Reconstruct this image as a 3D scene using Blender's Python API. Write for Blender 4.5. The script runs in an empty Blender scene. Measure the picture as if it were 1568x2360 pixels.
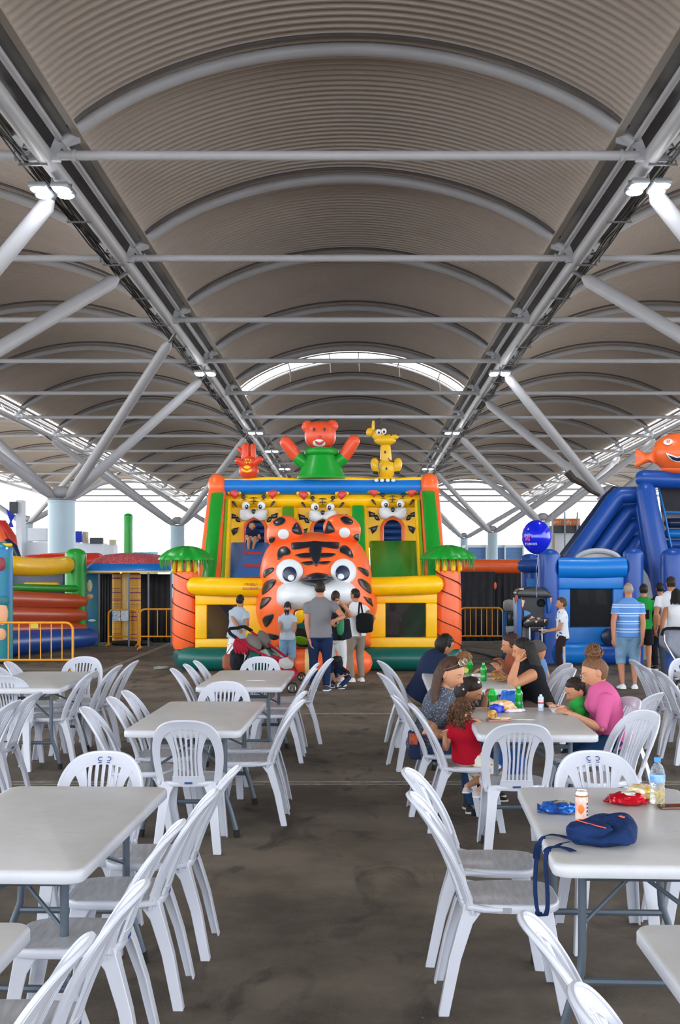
import bpy, math, random
import numpy as np
from mathutils import Vector, Matrix, Euler
C = bpy.context.scene.collection
R = math.radians
# ---------------------------------------------------------------- camera
FPX, XH, YH, CAMH = 2800.0, 820.0, 1305.0, 1.8
cd = bpy.data.cameras.new('camera'); cam = bpy.data.objects.new('camera', cd); C.objects.link(cam)
cam.location = (0, 0, CAMH); cam.rotation_euler = (R(90), 0, 0)
cd.sensor_fit = 'AUTO'; cd.sensor_width = 36; cd.lens = 36*FPX/2360
cd.shift_x = (784-XH)/2360; cd.shift_y = (YH-1180)/2360
cd.clip_start = 0.05; cd.clip_end = 600
bpy.context.scene.camera = cam
# ---------------------------------------------------------------- world, exposure
w = bpy.data.worlds.new('overcast_sky'); bpy.context.scene.world = w; w.use_nodes = True
bg = w.node_tree.nodes['Background']
bg.inputs[0].default_value = (0.90, 0.95, 1.0, 1); bg.inputs[1].default_value = 3.6
vs = bpy.context.scene.view_settings
vs.view_transform = 'Standard'; vs.look = 'None'; vs.gamma = 1; vs.use_curve_mapping = False
vs.exposure = 0.6
sun = bpy.data.lights.new('hazy_sun', 'SUN'); sun.energy = 5.0; sun.angle = R(12); sun.color = (1, .97, .93)
so = bpy.data.objects.new('hazy_sun', sun); so.rotation_euler = (R(12), R(14), 0); C.objects.link(so)

def P(px, py, d):
    return Vector(((px-XH)*d/FPX, d, CAMH-(py-YH)*d/FPX))
def floorP(px, py):
    d = FPX*CAMH/(py-YH); return Vector(((px-XH)*d/FPX, d, 0))
def X(px, d): return (px-XH)*d/FPX
def Z(py, d): return CAMH-(py-YH)*d/FPX

# ---------------------------------------------------------------- materials
def lin(c):
    if isinstance(c, str):
        c = c.lstrip('#'); c = c if len(c) == 6 else ''.join(x+x for x in c); c = [int(c[i:i+2], 16)/255 for i in (0, 2, 4)]
    return tuple((x/12.92 if x <= .04045 else ((x+.055)/1.055)**2.4) for x in c)
MATS = {}
def mat(name, col, rough=.5, metal=0, spec=.5, coat=0, var=0, vscale=3, bump=0, bscale=40, emit=0, trans=0, alpha=1, ior=1.45, col2=None, sheen=0, coords='Object', aniso=None):
    if name in MATS: return MATS[name]
    m = bpy.data.materials.new(name); m.use_nodes = True
    nt = m.node_tree; b = nt.nodes['Principled BSDF']
    c = lin(col)
    b.inputs['Base Color'].default_value = (*c, 1); b.inputs['Roughness'].default_value = rough
    b.inputs['Metallic'].default_value = metal; b.inputs['Specular IOR Level'].default_value = spec
    b.inputs['Coat Weight'].default_value = coat; b.inputs['Coat Roughness'].default_value = .15
    b.inputs['IOR'].default_value = ior
    if trans: b.inputs['Transmission Weight'].default_value = trans
    if alpha < 1: b.inputs['Alpha'].default_value = alpha
    if sheen: b.inputs['Sheen Weight'].default_value = sheen
    if emit:
        b.inputs['Emission Color'].default_value = (*c, 1); b.inputs['Emission Strength'].default_value = emit
    if var or bump or col2:
        tc = nt.nodes.new('ShaderNodeTexCoord')
        mp = nt.nodes.new('ShaderNodeMapping'); nt.links.new(tc.outputs[coords], mp.inputs[0])
        if aniso: mp.inputs['Scale'].default_value = aniso
    if var or col2:
        n = nt.nodes.new('ShaderNodeTexNoise'); n.inputs['Scale'].default_value = vscale; n.inputs['Detail'].default_value = 6
        n.inputs['Roughness'].default_value = .65
        nt.links.new(mp.outputs[0], n.inputs['Vector'])
        r = nt.nodes.new('ShaderNodeValToRGB')
        c2 = lin(col2) if col2 else tuple(max(0, x*(1-var)) for x in c)
        r.color_ramp.elements[0].position = .38; r.color_ramp.elements[1].position = .62
        r.color_ramp.elements[0].color = (*c2, 1); r.color_ramp.elements[1].color = (*c, 1)
        nt.links.new(n.outputs['Fac'], r.inputs['Fac']); nt.links.new(r.outputs[0], b.inputs['Base Color'])
    if bump:
        n2 = nt.nodes.new('ShaderNodeTexNoise'); n2.inputs['Scale'].default_value = bscale; n2.inputs['Detail'].default_value = 4
        nt.links.new(mp.outputs[0], n2.inputs['Vector'])
        bp = nt.nodes.new('ShaderNodeBump'); bp.inputs['Strength'].default_value = bump; bp.inputs['Distance'].default_value = .02
        nt.links.new(n2.outputs['Fac'], bp.inputs['Height']); nt.links.new(bp.outputs[0], b.inputs['Normal'])
    MATS[name] = m
    return m

# ---------------------------------------------------------------- object helpers
def local_to_world(o):
    m = Matrix.Identity(4)
    chain = []
    while o: chain.append(o); o = o.parent
    for q in reversed(chain): m = m @ q.matrix_basis
    return m
def empty(name, label=None, cat=None, loc=(0, 0, 0), rz=0, group=None, kind=None):
    o = bpy.data.objects.new(name, None); C.objects.link(o)
    o.location = loc; o.rotation_euler = (0, 0, rz); o.empty_display_size = .1
    return tag(o, label, cat, group, kind)
def tag(o, label=None, cat=None, group=None, kind=None):
    if label: o['label'] = label
    if cat: o['category'] = cat
    if group: o['group'] = group
    if kind: o['kind'] = kind
    return o
def copy_tree(o, parent=None):
    c = o.copy(); C.objects.link(c); c.parent = parent
    for ch in list(o.children): copy_tree(ch, c)
    return c
def frame(t, up=None):
    t = Vector(t).normalized()
    a = Vector(up) if up is not None else (Vector((0, 0, 1)) if abs(t.z) < .95 else Vector((1, 0, 0)))
    u = a.cross(t).normalized(); v = t.cross(u).normalized()
    return u, v
class MB:
    def __init__(s): s.v = []; s.f = []; s.m = []; s.mi = 0
    def add(s, vs_, fs, mi=None):
        o = len(s.v); s.v += [tuple(p) for p in vs_]
        s.f += [tuple(i+o for i in f) for f in fs]; s.m += [s.mi if mi is None else mi]*len(fs)
        return s
    def rings(s, rings, closed=True, cap=True, loop=False, mi=None):
        n = len(rings[0]); vs_ = [p for r in rings for p in r]; fs = []
        m = len(rings)
        for i in range(m if loop else m-1):
            j = (i+1) % m
            for k in range(n if closed else n-1):
                l = (k+1) % n
                fs.append((i*n+k, i*n+l, j*n+l, j*n+k))
        if cap and closed and not loop:
            fs.append(tuple(reversed(range(n)))); fs.append(tuple(range((m-1)*n, m*n)))
        return s.add(vs_, fs, mi)
    def path(s, pts, rad, n=10, cap=True, loop=False, flat=None, up=None, mi=None, round_end=False):
        pts = [Vector(p) for p in pts]; m = len(pts)
        if not hasattr(rad, '__len__'): rad = [rad]*m
        rad = list(rad)
        if round_end and not loop:
            a, b = pts[0], pts[1]; t0 = (a-b).normalized(); t1 = (pts[-1]-pts[-2]).normalized()
            r0, r1 = rad[0], rad[-1]
            pre = [(a+t0*r0*math.sin(q), r0*math.cos(q)) for q in (1.45, 1.0, .5)]
            post = [(pts[-1]+t1*r1*math.sin(q), r1*math.cos(q)) for q in (.5, 1.0, 1.45)]
            pts = [p for p, _ in pre]+pts+[p for p, _ in post]; rad = [r for _, r in pre]+rad+[r for _, r in post]; m = len(pts)
        rs = []; u0 = None
        for i, p in enumerate(pts):
            if loop: t = pts[(i+1) % m]-pts[i-1]
            else: t = pts[min(i+1, m-1)]-pts[max(i-1, 0)]
            t = t.normalized() if t.length > 1e-9 else Vector((0, 0, 1))
            if u0 is None: u, v = frame(t, up)
            else:
                u = (u0-t*u0.dot(t)); u = u.normalized() if u.length > 1e-6 else frame(t)[0]; v = t.cross(u).normalized()
            u0 = u
            ru = rad[i]; rv = rad[i]*(flat or 1)
            rs.append([p+u*ru*math.cos(2*math.pi*k/n)+v*rv*math.sin(2*math.pi*k/n) for k in range(n)])
        return s.rings(rs, True, cap, loop, mi)
    def tube(s, a, b, r0, r1=None, n=10, **k): return s.path([a, b], [r0, r0 if r1 is None else r1], n, **k)
    def box(s, c, size, rot=None, mi=None):
        c = Vector(c); h = Vector(size)/2; M = rot if rot is not None else Matrix.Identity(3)
        if isinstance(M, (int, float)): M = Matrix.Rotation(M, 3, 'Z')
        vs_ = [c+M@Vector((x*h.x, y*h.y, z*h.z)) for x in (-1, 1) for y in (-1, 1) for z in (-1, 1)]
        return s.add(vs_, [(0, 1, 3, 2), (4, 6, 7, 5), (0, 4, 5, 1), (2, 3, 7, 6), (0, 2, 6, 4), (1, 5, 7, 3)], mi)
    def beam(s, a, b, w_, h_, up=(0, 0, 1), mi=None):
        a = Vector(a); b = Vector(b); u, v = frame(b-a, up)
        return s.rings([[p+u*x*w_/2+v*y*h_/2 for x, y in ((-1, -1), (1, -1), (1, 1), (-1, 1))] for p in (a, b)], mi=mi)
    def ell(s, c, r, rot=None, nu=20, nv=14, p=1.0, mi=None):
        c = Vector(c); r = Vector(r) if hasattr(r, '__len__') else Vector((r, r, r)); M = rot if rot is not None else Matrix.Identity(3)
        sg = lambda x: math.copysign(abs(x)**p, x)
        vs_ = [c+M@Vector((0, 0, r.z))]
        for j in range(1, nv):
            t = math.pi*j/nv
            for i in range(nu):
                a = 2*math.pi*i/nu
                vs_.append(c+M@Vector((r.x*sg(math.sin(t))*sg(math.cos(a)), r.y*sg(math.sin(t))*sg(math.sin(a)), r.z*sg(math.cos(t)))))
        vs_.append(c+M@Vector((0, 0, -r.z))); last = len(vs_)-1; fs = []
        for i in range(nu): fs.append((0, 1+i, 1+(i+1) % nu)); fs.append((last, last-nu+(i+1) % nu, last-nu+i))
        for j in range(nv-2):
            for i in range(nu):
                a = 1+j*nu; fs.append((a+i, a+nu+i, a+nu+(i+1) % nu, a+(i+1) % nu))
        return s.add(vs_, fs, mi)
    def lathe(s, prof, c=(0, 0, 0), n=20, mi=None, rot=None):
        c = Vector(c); M = rot if rot is not None else Matrix.Identity(3)
        return s.rings([[c+M@Vector((r*math.cos(2*math.pi*k/n), r*math.sin(2*math.pi*k/n), z)) for k in range(n)] for r, z in prof], mi=mi)
    def prism(s, poly, y0, y1, mi=None):      # poly of (x,z), extruded in y
        n = len(poly); vs_ = [(x, y0, z) for x, z in poly]+[(x, y1, z) for x, z in poly]
        fs = [tuple(range(n)), tuple(reversed(range(n, 2*n)))]+[(k, k+n, (k+1) % n+n, (k+1) % n) for k in range(n)]
        return s.add(vs_, fs, mi)
    def build(s, name, mats, parent=None, smooth=True, bevel=0, seg=2, angle=40, world=True, sub=0):
        me = bpy.data.meshes.new(name)
        vs_ = s.v
        if parent is not None and world:
            Mi = local_to_world(parent).inverted(); vs_ = [tuple(Mi@Vector(p)) for p in vs_]
        me.from_pydata(vs_, [], s.f)
        if not isinstance(mats, (list, tuple)): mats = [mats]
        for m in mats: me.materials.append(m)
        if len(mats) > 1: me.polygons.foreach_set('material_index', s.m)
        import bmesh
        bm = bmesh.new(); bm.from_mesh(me)
        bmesh.ops.recalc_face_normals(bm, faces=bm.faces)
        if bevel:
            es = [e for e in bm.edges if len(e.link_faces) == 2 and e.calc_face_angle(0) > R(35)]
            bmesh.ops.bevel(bm, geom=es, offset=bevel, segments=seg, profile=.5, affect='EDGES', clamp_overlap=True)
        bm.to_mesh(me); bm.free()
        if smooth:
            me.polygons.foreach_set('use_smooth', [True]*len(me.polygons)); me.set_sharp_from_angle(angle=R(angle))
        me.update()
        o = bpy.data.objects.new(name, me); C.objects.link(o)
        if parent is not None: o.parent = parent
        if sub:
            md = o.modifiers.new('s', 'SUBSURF'); md.levels = md.render_levels = sub
        return o
def part_copy(o, parent, loc=None, rot=None, scale=None):
    c = o.copy(); C.objects.link(c); c.parent = parent
    if loc is not None: c.location = loc
    if rot is not None: c.rotation_euler = rot
    if scale is not None: c.scale = scale
    return c
def smooth_poly(pts, n=6):
    """closed Catmull-Rom through 2D points"""
    out = []; m = len(pts)
    for i in range(m):
        p0, p1, p2, p3 = [np.array(pts[(i+k) % m], float) for k in (-1, 0, 1, 2)]
        for k in range(n):
            t = k/n
            out.append(tuple(.5*((2*p1)+(-p0+p2)*t+(2*p0-5*p1+4*p2-p3)*t*t+(-p0+3*p1-3*p2+p3)*t**3)))
    return out
def curve_pts(pts, n=8):
    pts = [np.array(p, float) for p in pts]; m = len(pts); out = []
    for i in range(m-1):
        p0 = pts[max(i-1, 0)]; p1 = pts[i]; p2 = pts[i+1]; p3 = pts[min(i+2, m-1)]
        for k in range(n):
            t = k/n
            out.append(.5*((2*p1)+(-p0+p2)*t+(2*p0-5*p1+4*p2-p3)*t*t+(-p0+3*p1-3*p2+p3)*t**3))
    out.append(pts[-1]); return [tuple(p) for p in out]
# ================================================================= ROOF AND FLOOR
M_sheet = mat('roof_sheet_steel', '#b8ada4', .5, spec=.4, var=.08, vscale=.4)
M_steel = mat('painted_steel', '#adadb2', .42, spec=.4, var=.06, vscale=1.5)
M_steel_dark = mat('gutter_steel', '#6d6a6c', .4, metal=.3, var=.2, vscale=2)
M_cable = mat('black_cable', '#1c1b1c', .6)
M_floor = mat('asphalt', '#766b5e', .78, spec=.3, col2='#50473d', vscale=.9, bump=.25, bscale=220)
nt = M_floor.node_tree                          # dark tyre smudges and pale specks on the asphalt
bs = nt.nodes['Principled BSDF']; src = bs.inputs['Base Color'].links[0].from_socket
tc = nt.nodes.new('ShaderNodeTexCoord'); mp = nt.nodes.new('ShaderNodeMapping'); mp.inputs['Scale'].default_value = (1, .45, 1)
nt.links.new(tc.outputs['Object'], mp.inputs[0])
def _mix(fac, a_sock, colr, mode='MIX'):
    mx = nt.nodes.new('ShaderNodeMix'); mx.data_type = 'RGBA'; mx.blend_type = mode
    nt.links.new(fac, mx.inputs[0]); nt.links.new(a_sock, mx.inputs[6]); mx.inputs[7].default_value = (*lin(colr), 1); return mx.outputs[2]
def _ramp(sock, a, b_, v0=0, v1=1):
    r = nt.nodes.new('ShaderNodeMapRange'); r.inputs[1].default_value = a; r.inputs[2].default_value = b_; r.inputs[3].default_value = v0; r.inputs[4].default_value = v1
    nt.links.new(sock, r.inputs[0]); return r.outputs[0]
n1 = nt.nodes.new('ShaderNodeTexNoise'); n1.inputs['Scale'].default_value = 2.6; n1.inputs['Detail'].default_value = 5; n1.inputs['Distortion'].default_value = 1.2
nt.links.new(mp.outputs[0], n1.inputs['Vector']); src = _mix(_ramp(n1.outputs['Fac'], .56, .68, 0, .65), src, '#26221f')
n2 = nt.nodes.new('ShaderNodeTexVoronoi'); n2.inputs['Scale'].default_value = 3.2; nt.links.new(tc.outputs['Object'], n2.inputs['Vector'])
src = _mix(_ramp(n2.outputs['Distance'], .022, .014, 0, .7), src, '#b5aa98')
n3 = nt.nodes.new('ShaderNodeTexNoise'); n3.inputs['Scale'].default_value = 140; n3.inputs['Detail'].default_value = 2; nt.links.new(tc.outputs['Object'], n3.inputs['Vector'])
src = _mix(_ramp(n3.outputs['Fac'], .5, .75, 0, .35), src, '#8c857a')
nt.links.new(src, bs.inputs['Base Color'])

fl = MB(); fl.add([(-70, -14, 0), (70, -14, 0), (70, 190, 0), (-70, 190, 0)], [(0, 1, 2, 3)])
floor = fl.build('floor', M_floor, smooth=False); tag(floor, 'dark grey asphalt floor with worn paint lines', kind='structure')
M_line = mat('worn_line_paint', '#9b968e', .7, col2='#6d6760', vscale=9)
def line(x0, x1, y0, y1):
    b = MB(); b.box(((x0+x1)/2, (y0+y1)/2, .0015), (x1-x0, y1-y0, .003)); o = b.build('painted_line', M_line, floor, smooth=False)
line(-12, 12, 10.0, 10.05); line(-12, 12, 10.1, 10.17); line(-.9, 12, 14.78, 14.88); line(-4.40, -4.28, 15.2, 40)
line(-12, -1.2, 21.2, 21.28); line(1.3, 12, 24.5, 24.6); line(-12, -4.5, 18.4, 18.46)

# pale paving added outside the canopy to bounce light up to the roof
M_pave = mat('bounce_concrete', '#c4beb3', .8, var=.12, vscale=.5)
for x0, x1, y0, y1 in ((-70, -28, -13.9, 189), (28, 70, -13.9, 189), (-28, 28, 122, 189)):
    b = MB(); b.box(((x0+x1)/2, (y0+y1)/2, .01), (x1-x0-.02, y1-y0-.02, .02)); b.build('bounce_paving', M_pave, floor, smooth=False)
G = [-26.3, -15.85, -5.38, 5.12, 15.6, 26.1]
BAY = 7.0
def hg(d): return CAMH+(7.1 if d < 42 else 7.1-.016*(d-42))
def drop(u): u = min(1, abs(u)); return .55*u*u+.45*(1-math.sqrt(max(0, 1-.97*u*u)))/(1-math.sqrt(.03))
HALF, RISE = 4.93, 1.72
def arch_z(d, u, off=0): return hg(d)+.12+RISE*(1-drop(u))+off
roof = empty('ceiling', 'vaulted steel canopy of corrugated barrel roofs over the market floor', loc=(0, 0, 0), kind='structure')
NB = 16; K0 = -2  # unseen bays behind the camera, added to cut the front light
rib_off = .085
def sheet_mesh(d0, d1, dz=0):
    ys = []; zs = []; p = .24; n = int(round((d1-d0)/p))
    for k in range(n):
        y = d0+k*p
        for a, b in ((0, rib_off), (.165, rib_off), (.18, 0), (.225, 0)): ys.append(y+a); zs.append(b)
    ys.append(d1); zs.append(rib_off)
    nu = 30; vs_ = []; fs = []
    for y, z in zip(ys, zs):
        for i in range(nu+1):
            u = -1+2*i/nu
            vs_.append(((HALF-.16)*u, y, arch_z(y, u*.97, .22+z+dz)))
    w_ = nu+1
    for j in range(len(ys)-1):
        for i in range(nu): a = j*w_+i; fs.append((a, a+1, a+w_+1, a+w_))
    b = MB(); b.add(vs_, fs); return b
protos = []
for k in range(K0, NB):
    d0 = k*BAY
    b = sheet_mesh(d0-.04, d0+BAY+.04); o = b.build('roof_sheet', M_sheet, None, angle=25); protos.append(o)
b = sheet_mesh(49.02, 50.9); s_short = b.build('roof_sheet', M_sheet, roof, angle=25); s_short.location.x = (G[2]+G[3])/2
b = sheet_mesh(53.2, 55.98, -.0); s_short = b.build('roof_sheet', M_sheet, roof, angle=25); s_short.location.x = (G[2]+G[3])/2
arch_b = []
for k in range(K0, NB+1):
    d = k*BAY; b = MB()
    b.path([(HALF*u, d, arch_z(d, u*.985)) for u in np.linspace(-1, 1, 33)], .11, 12)
    arch_b.append(b.build('arch_rib', M_steel, None))
    b = MB()                                   # thin purlin angle above the arch that carries the sheet joint
    b.path([((HALF-.1)*u, d-.13, arch_z(d, u*.98, .2)) for u in np.linspace(-1, 1, 33)], .035, 4)
    arch_b.append(b.build('purlin', M_steel_dark, None))
for gi in range(5):
    xc = (G[gi]+G[gi+1])/2
    for k in range(K0, NB):
        if gi == 2 and k == 7: continue
        if gi in (0, 4) and k < 2: continue
        part_copy(protos[k-K0], roof, (xc, 0, 0))
    for o in arch_b: part_copy(o, roof, (xc, 0, 0))
    for k in range(K0, NB+1):
        d = k*BAY
        b = MB(); z = hg(d)
        b.tube((G[gi]+.22, d, z), (G[gi+1]-.22, d, z), .083, n=12)
        for sx in (-1, 1):
            xe = G[gi]+.5 if sx < 0 else G[gi+1]-.5
            b.tube((xe, d, z), (xe-sx*.04, d, z), .105, n=12)
        b.build('tie_beam', M_steel, roof)
for o in protos+arch_b: bpy.data.objects.remove(o)
rng = random.Random(4)
for gi, gx in enumerate(G):
    ds = [k*BAY for k in range(K0, NB+1)]
    b = MB(); b.path([(gx, d, hg(d)) for d in ds], .15, 14); b.build('main_girder', M_steel, roof)
    for sx in (-1, 1):
        if (gi == 0 and sx < 0) or (gi == 5 and sx > 0): continue
        b = MB(); b.path([(gx+sx*.27, d, hg(d)+.28) for d in ds], .06, 8); b.build('edge_tube', M_steel, roof)
        b = MB()
        for a, c in zip(ds[:-1], ds[1:]): b.beam((gx+sx*.60, a, hg(a)+.33), (gx+sx*.60, c, hg(c)+.33), .13, .05)
        b.build('eave_strip', mat('eave_strip_paint', '#a39b92', .6), roof)
    if gi in (2, 3):
        b = MB()
        for sx in (-1, 1):
            vs_ = []
            for d in ds: vs_ += [(gx+sx*.60, d, hg(d)+.36), (gx+sx*.34, d, hg(d)+.55), (gx, d, hg(d)+.6)]
            fs = []
            for j in range(len(ds)-1):
                for q in range(2): a = j*3+q; fs.append((a, a+1, a+4, a+3))
            b.add(vs_, fs)
        b.build('gutter', M_steel_dark, roof)
        for q in range(6):                     # black cable bundle that sags along the girder
            b = MB(); ox = (-.33 if gi == 2 else .33)+(.05*(q % 3)-.05)*1.1; oz = -.12+.07*(q//3)
            b.path([(gx+ox+rng.uniform(-.015, .015), d, hg(d)+oz-.05*math.sin(d*2.2+q)) for d in np.arange(0, 105, 1.75)], .016, 5)
            b.build('cable', M_cable, roof)
        for d in np.arange(3.5, 104, 3.5):
            b = MB(); b.box((gx+(-.2 if gi == 2 else .2), d, hg(d)-.16), (.5, .05, .03)); b.tube((gx+(-.42 if gi == 2 else .42), d, hg(d)-.16), (gx+(-.42 if gi == 2 else .42), d, hg(d)+.12), .012, n=6)
            b.build('cable_hanger', M_steel_dark, roof, smooth=False)
    else:
        for sx in (-1, 1):
            b = MB(); b.path([(gx+sx*.12, d, hg(d)+.6) for d in ds], .05, 6); b.build('edge_tube', M_steel, roof)
    for d in ds:                               # node brackets where arches meet the girder
        for sx in (-1, 1):
            if (gi == 0 and sx < 0) or (gi == 5 and sx > 0): continue
            b = MB(); b.prism([(gx+sx*.08, hg(d)+.05), (gx+sx*.62, hg(d)+.22), (gx+sx*.6, hg(d)+.5), (gx+sx*.18, hg(d)+.3)], d-.02, d+.02)
            b.box((gx+sx*.2, d, hg(d)), (.16, .12, .2)); b.build('node_bracket', M_steel, roof, smooth=False)
# glazed slot over bay seven: light frames and hangers
for d in (51.0, 53.1):
    b = MB(); b.path([((G[2]+G[3])/2+(HALF-.2)*u, d, arch_z(d, u*.97, .2)) for u in np.linspace(-1, 1, 33)], .05, 6); b.build('slot_frame', M_steel, roof)
for u in (-.55, -.2, .05, .4, .75):
    b = MB(); x = (G[2]+G[3])/2+HALF*u; b.tube((x, 51.0, arch_z(51, u, .2)), (x, 53.1, arch_z(53, u, .2)), .025, n=6)
    b.tube((x, 52, arch_z(52, u, .2)), (x+.05, 52, arch_z(52, u, -.45)), .02, n=6); b.build('slot_bar', M_steel_dark, roof)

# ---------------------------------------------------------------- tree columns
M_col = mat('blue_grey_column_paint', '#a9bfcc', .35, spec=.5, var=.05, vscale=1)
def tree_column(px, py, d, width_px, tops, label):
    p = P(px, py, d); r = width_px*d/FPX/2
    t = empty('tree_column', label, 'column', (p.x, d, 0), group='tree columns that carry the roof')
    b = MB(); b.lathe([(r*1.15, 0), (r*1.15, .12), (r, .14), (r, p.z-.1), (r*1.02, p.z-.09), (r*1.02, p.z)], (p.x, d, 0), 28); b.build('column_shaft', M_col, t)
    b = MB(); b.lathe([(r*1.06, p.z-.02), (r*1.06, p.z+.05)], (p.x, d, 0), 28); b.build('cap_plate', M_steel_dark, t)
    b = MB(); b.ell((p.x, d, p.z+.3), (r*.85, r*.6, .22)); b.build('strut_saddle', M_steel, t)
    for (gx, dt) in tops:
        top = Vector((gx, dt, hg(dt)-.12)); q = Vector((p.x+(.45*r if gx > p.x else -.45*r), d, p.z+.05))
        v = top-q; a = q+v*.03; c = q+v*.93
        b = MB(); b.path([q, a, q+v*.06, c, q+v*.955], [.10, .15, .18, .16, .06], 14); b.build('strut', M_steel, t)
        b = MB(); b.tube(q+v*.94, top, .05, n=8); b.build('strut_pin', M_steel_dark, t)
    return t
L, Rr = G[2], G[3]
TCOL = 4.55
def topz(py, d): return Z(py, d)
tree_column(142, 1153, 44.5, 62, [(L, 36.3), (L, 44), (G[1], 38), (G[1], 46)], 'thick pale blue column left of the striped canopy stall, nearest on the left')
tree_column(409, 1212, 70, 32, [(L, 61), (L, 69), (G[1], 62), (G[1], 71)], 'thinner pale blue column just left of the big bouncy castle')
tree_column(1408, 1150, 46.5, 60, [(Rr, 42.8), (Rr, 49.5), (G[4], 42), (G[4], 50)], 'column hidden behind the blue slide with two long struts in view')
tree_column(1252, 1204, 66, 34, [(Rr, 61), (Rr, 68), (G[4], 62), (G[4], 71)], 'pale column behind the blue balloon')
tree_column(1136, 1228, 86, 23, [(Rr, 80), (Rr, 88), (G[4], 81), (G[4], 90)], 'slim pale column right of the castle with a white cap')
tree_column(1070, 1241, 104, 17, [(Rr, 98), (Rr, 105), (G[4], 98), (G[4], 108)], 'farthest slim column seen beside the right palm')
def near_column(x, d, tops, label):
    t = tree_column(XH+x*FPX/d, YH-2.75*FPX/d, d, .95*FPX/d, tops, label)
near_column(-10.6, 25.4, [(L, 22.3), (L, 28.8), (G[1], 22), (G[1], 29)], 'column off to the left whose long strut crosses the left edge')
near_column(10.4, 25.4, [(Rr, 28.7), (Rr, 21.8), (G[4], 22), (G[4], 29)], 'column off to the right whose strut crosses the right edge')
near_column(-21.2, 50, [(G[1], 44), (G[1], 53), (G[0], 46)], 'far left column beyond the red inflatable')
near_column(20.8, 60, [(G[4], 54), (G[4], 64), (G[5], 58)], 'far right column behind the blue slide')
near_column(-21.2, 78, [(G[1], 72), (G[1], 82), (G[0], 76)], 'distant left column under the outer vault')
near_column(-10.4, 95, [(L, 88), (L, 98), (G[1], 90)], 'distant column left of the castle')

# ---------------------------------------------------------------- floodlights
M_lamp = mat('lamp_glow', '#f4f8ff', .3, emit=40)
M_lampbody = mat('lamp_body', '#8d9094', .4, metal=.5)
def floodlight(x, y, z, n, label, e, spread=.40):
    t = empty('floodlight', label, 'lamp', (x, y, z), group='floodlights hung under the girders')
    for i in range(n):
        for k in range(2 if n > 1 else 1):
            cx, cy = x+(i-(n-1)/2)*spread, y-.09+k*.36
            b = MB(); b.box((cx, cy, z+.05), (.32, .30, .1)); b.build('lamp_housing', M_lampbody, t, bevel=.02)
            b = MB(); b.lathe([(.125, -.02), (.145, .0)], (cx, cy, z-.01), 16); b.build('lamp_lens', M_lamp, t)
    b = MB(); b.beam((x-spread*.9, y+.05, z+.12), (x+spread*.9, y+.05, z+.12), .05, .04); b.tube((x, y+.05, z+.12), (x, y+.05, z+.55), .02, n=6); b.build('lamp_bracket', M_steel_dark, t)
    li = bpy.data.lights.new('flood_light', 'SPOT'); li.energy = e; li.spot_size = R(150); li.spot_blend = .8; li.shadow_soft_size = .15; li.color = (.93, .97, 1)
    lo = bpy.data.objects.new('flood_light', li); lo.location = (x, y, z-.08); C.objects.link(lo)
    li = bpy.data.lights.new('flood_spill', 'POINT'); li.energy = e*.05; li.shadow_soft_size = .1; li.color = (.93, .97, 1)
    lo = bpy.data.objects.new('flood_spill', li); lo.location = (x, y-.1, z-.3); C.objects.link(lo)
for px, py, n, lab, gx in [(118, 440, 2, 'four-lens floodlight high on the left girder, nearest', L), (1497, 432, 2, 'four-lens floodlight high on the right girder, nearest', Rr),
        (472, 861, 2, 'paired floodlight on the left girder where two struts meet', L), (1153, 861, 2, 'paired floodlight on the right girder above the slide', Rr)]:
    h = Z(py, 1)-CAMH; d = 6.72/((YH-py)/FPX)
    floodlight(X(px, d), d, CAMH+(YH-py)*d/FPX, 2, lab, 170)
for px, py, lab in [(589, 998, 'small floodlight above the orange rabbit balloon'), (1043, 998, 'small floodlight right of the giraffe balloon'), (626, 1040, 'distant floodlight left of the bear balloon'),
        (656, 1081, 'distant floodlight beside the bear balloon paw'), (987, 1081, 'distant floodlight above the right castle corner')]:
    d = (6.5 if py < 1020 else 6.2)/((YH-py)/FPX)
    floodlight(X(px, d), d, CAMH+(YH-py)*d/FPX, 2, lab, 160, .4)
# ================================================================= CHAIRS AND TABLES
M_plastic = mat('white_plastic', '#c9ccd8', .30, spec=.5, coat=.25, var=.03, vscale=6)
M_seatpl = mat('worn_white_plastic', '#c6c7cd', .33, spec=.5, coat=.2, col2='#b0afae', vscale=7, aniso=(1, 6, 1))
M_mark = mat('blue_ink', '#26407e', .5)
M_foot = mat('scuffed_plastic', '#cfc6bb', .6)
def bk(x, s, out=0.0):
    """point on the reclined backrest: x across, s up from seat (0) to crown (1)"""
    y = -.175-.12*s-.085*s*s+ .055*(abs(x)/.22)**2*(1-.35*s)
    if s > .86: y -= .35*(s-.86)**2
    return Vector((x, y-out, .42+.43*s-.02*(s > .9)*(s-.9)))
def band(Lp, Rp, t=.012, n_rim=True):
    """strip between two 2D curves on the back surface, with thickness"""
    rs = []
    for (a, b) in zip(Lp, Rp):
        q = [bk(a[0]+(b[0]-a[0])*f, a[1]+(b[1]-a[1])*f) for f in (0, .35, .65, 1)]
        rs.append([q[0], q[1]+Vector((0, -.004, 0)), q[2]+Vector((0, -.004, 0)), q[3], q[3]+Vector((0, -t, 0)), q[2]+Vector((0, -t, 0)), q[1]+Vector((0, -t, 0)), q[0]+Vector((0, -t, 0))])
    return rs
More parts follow.
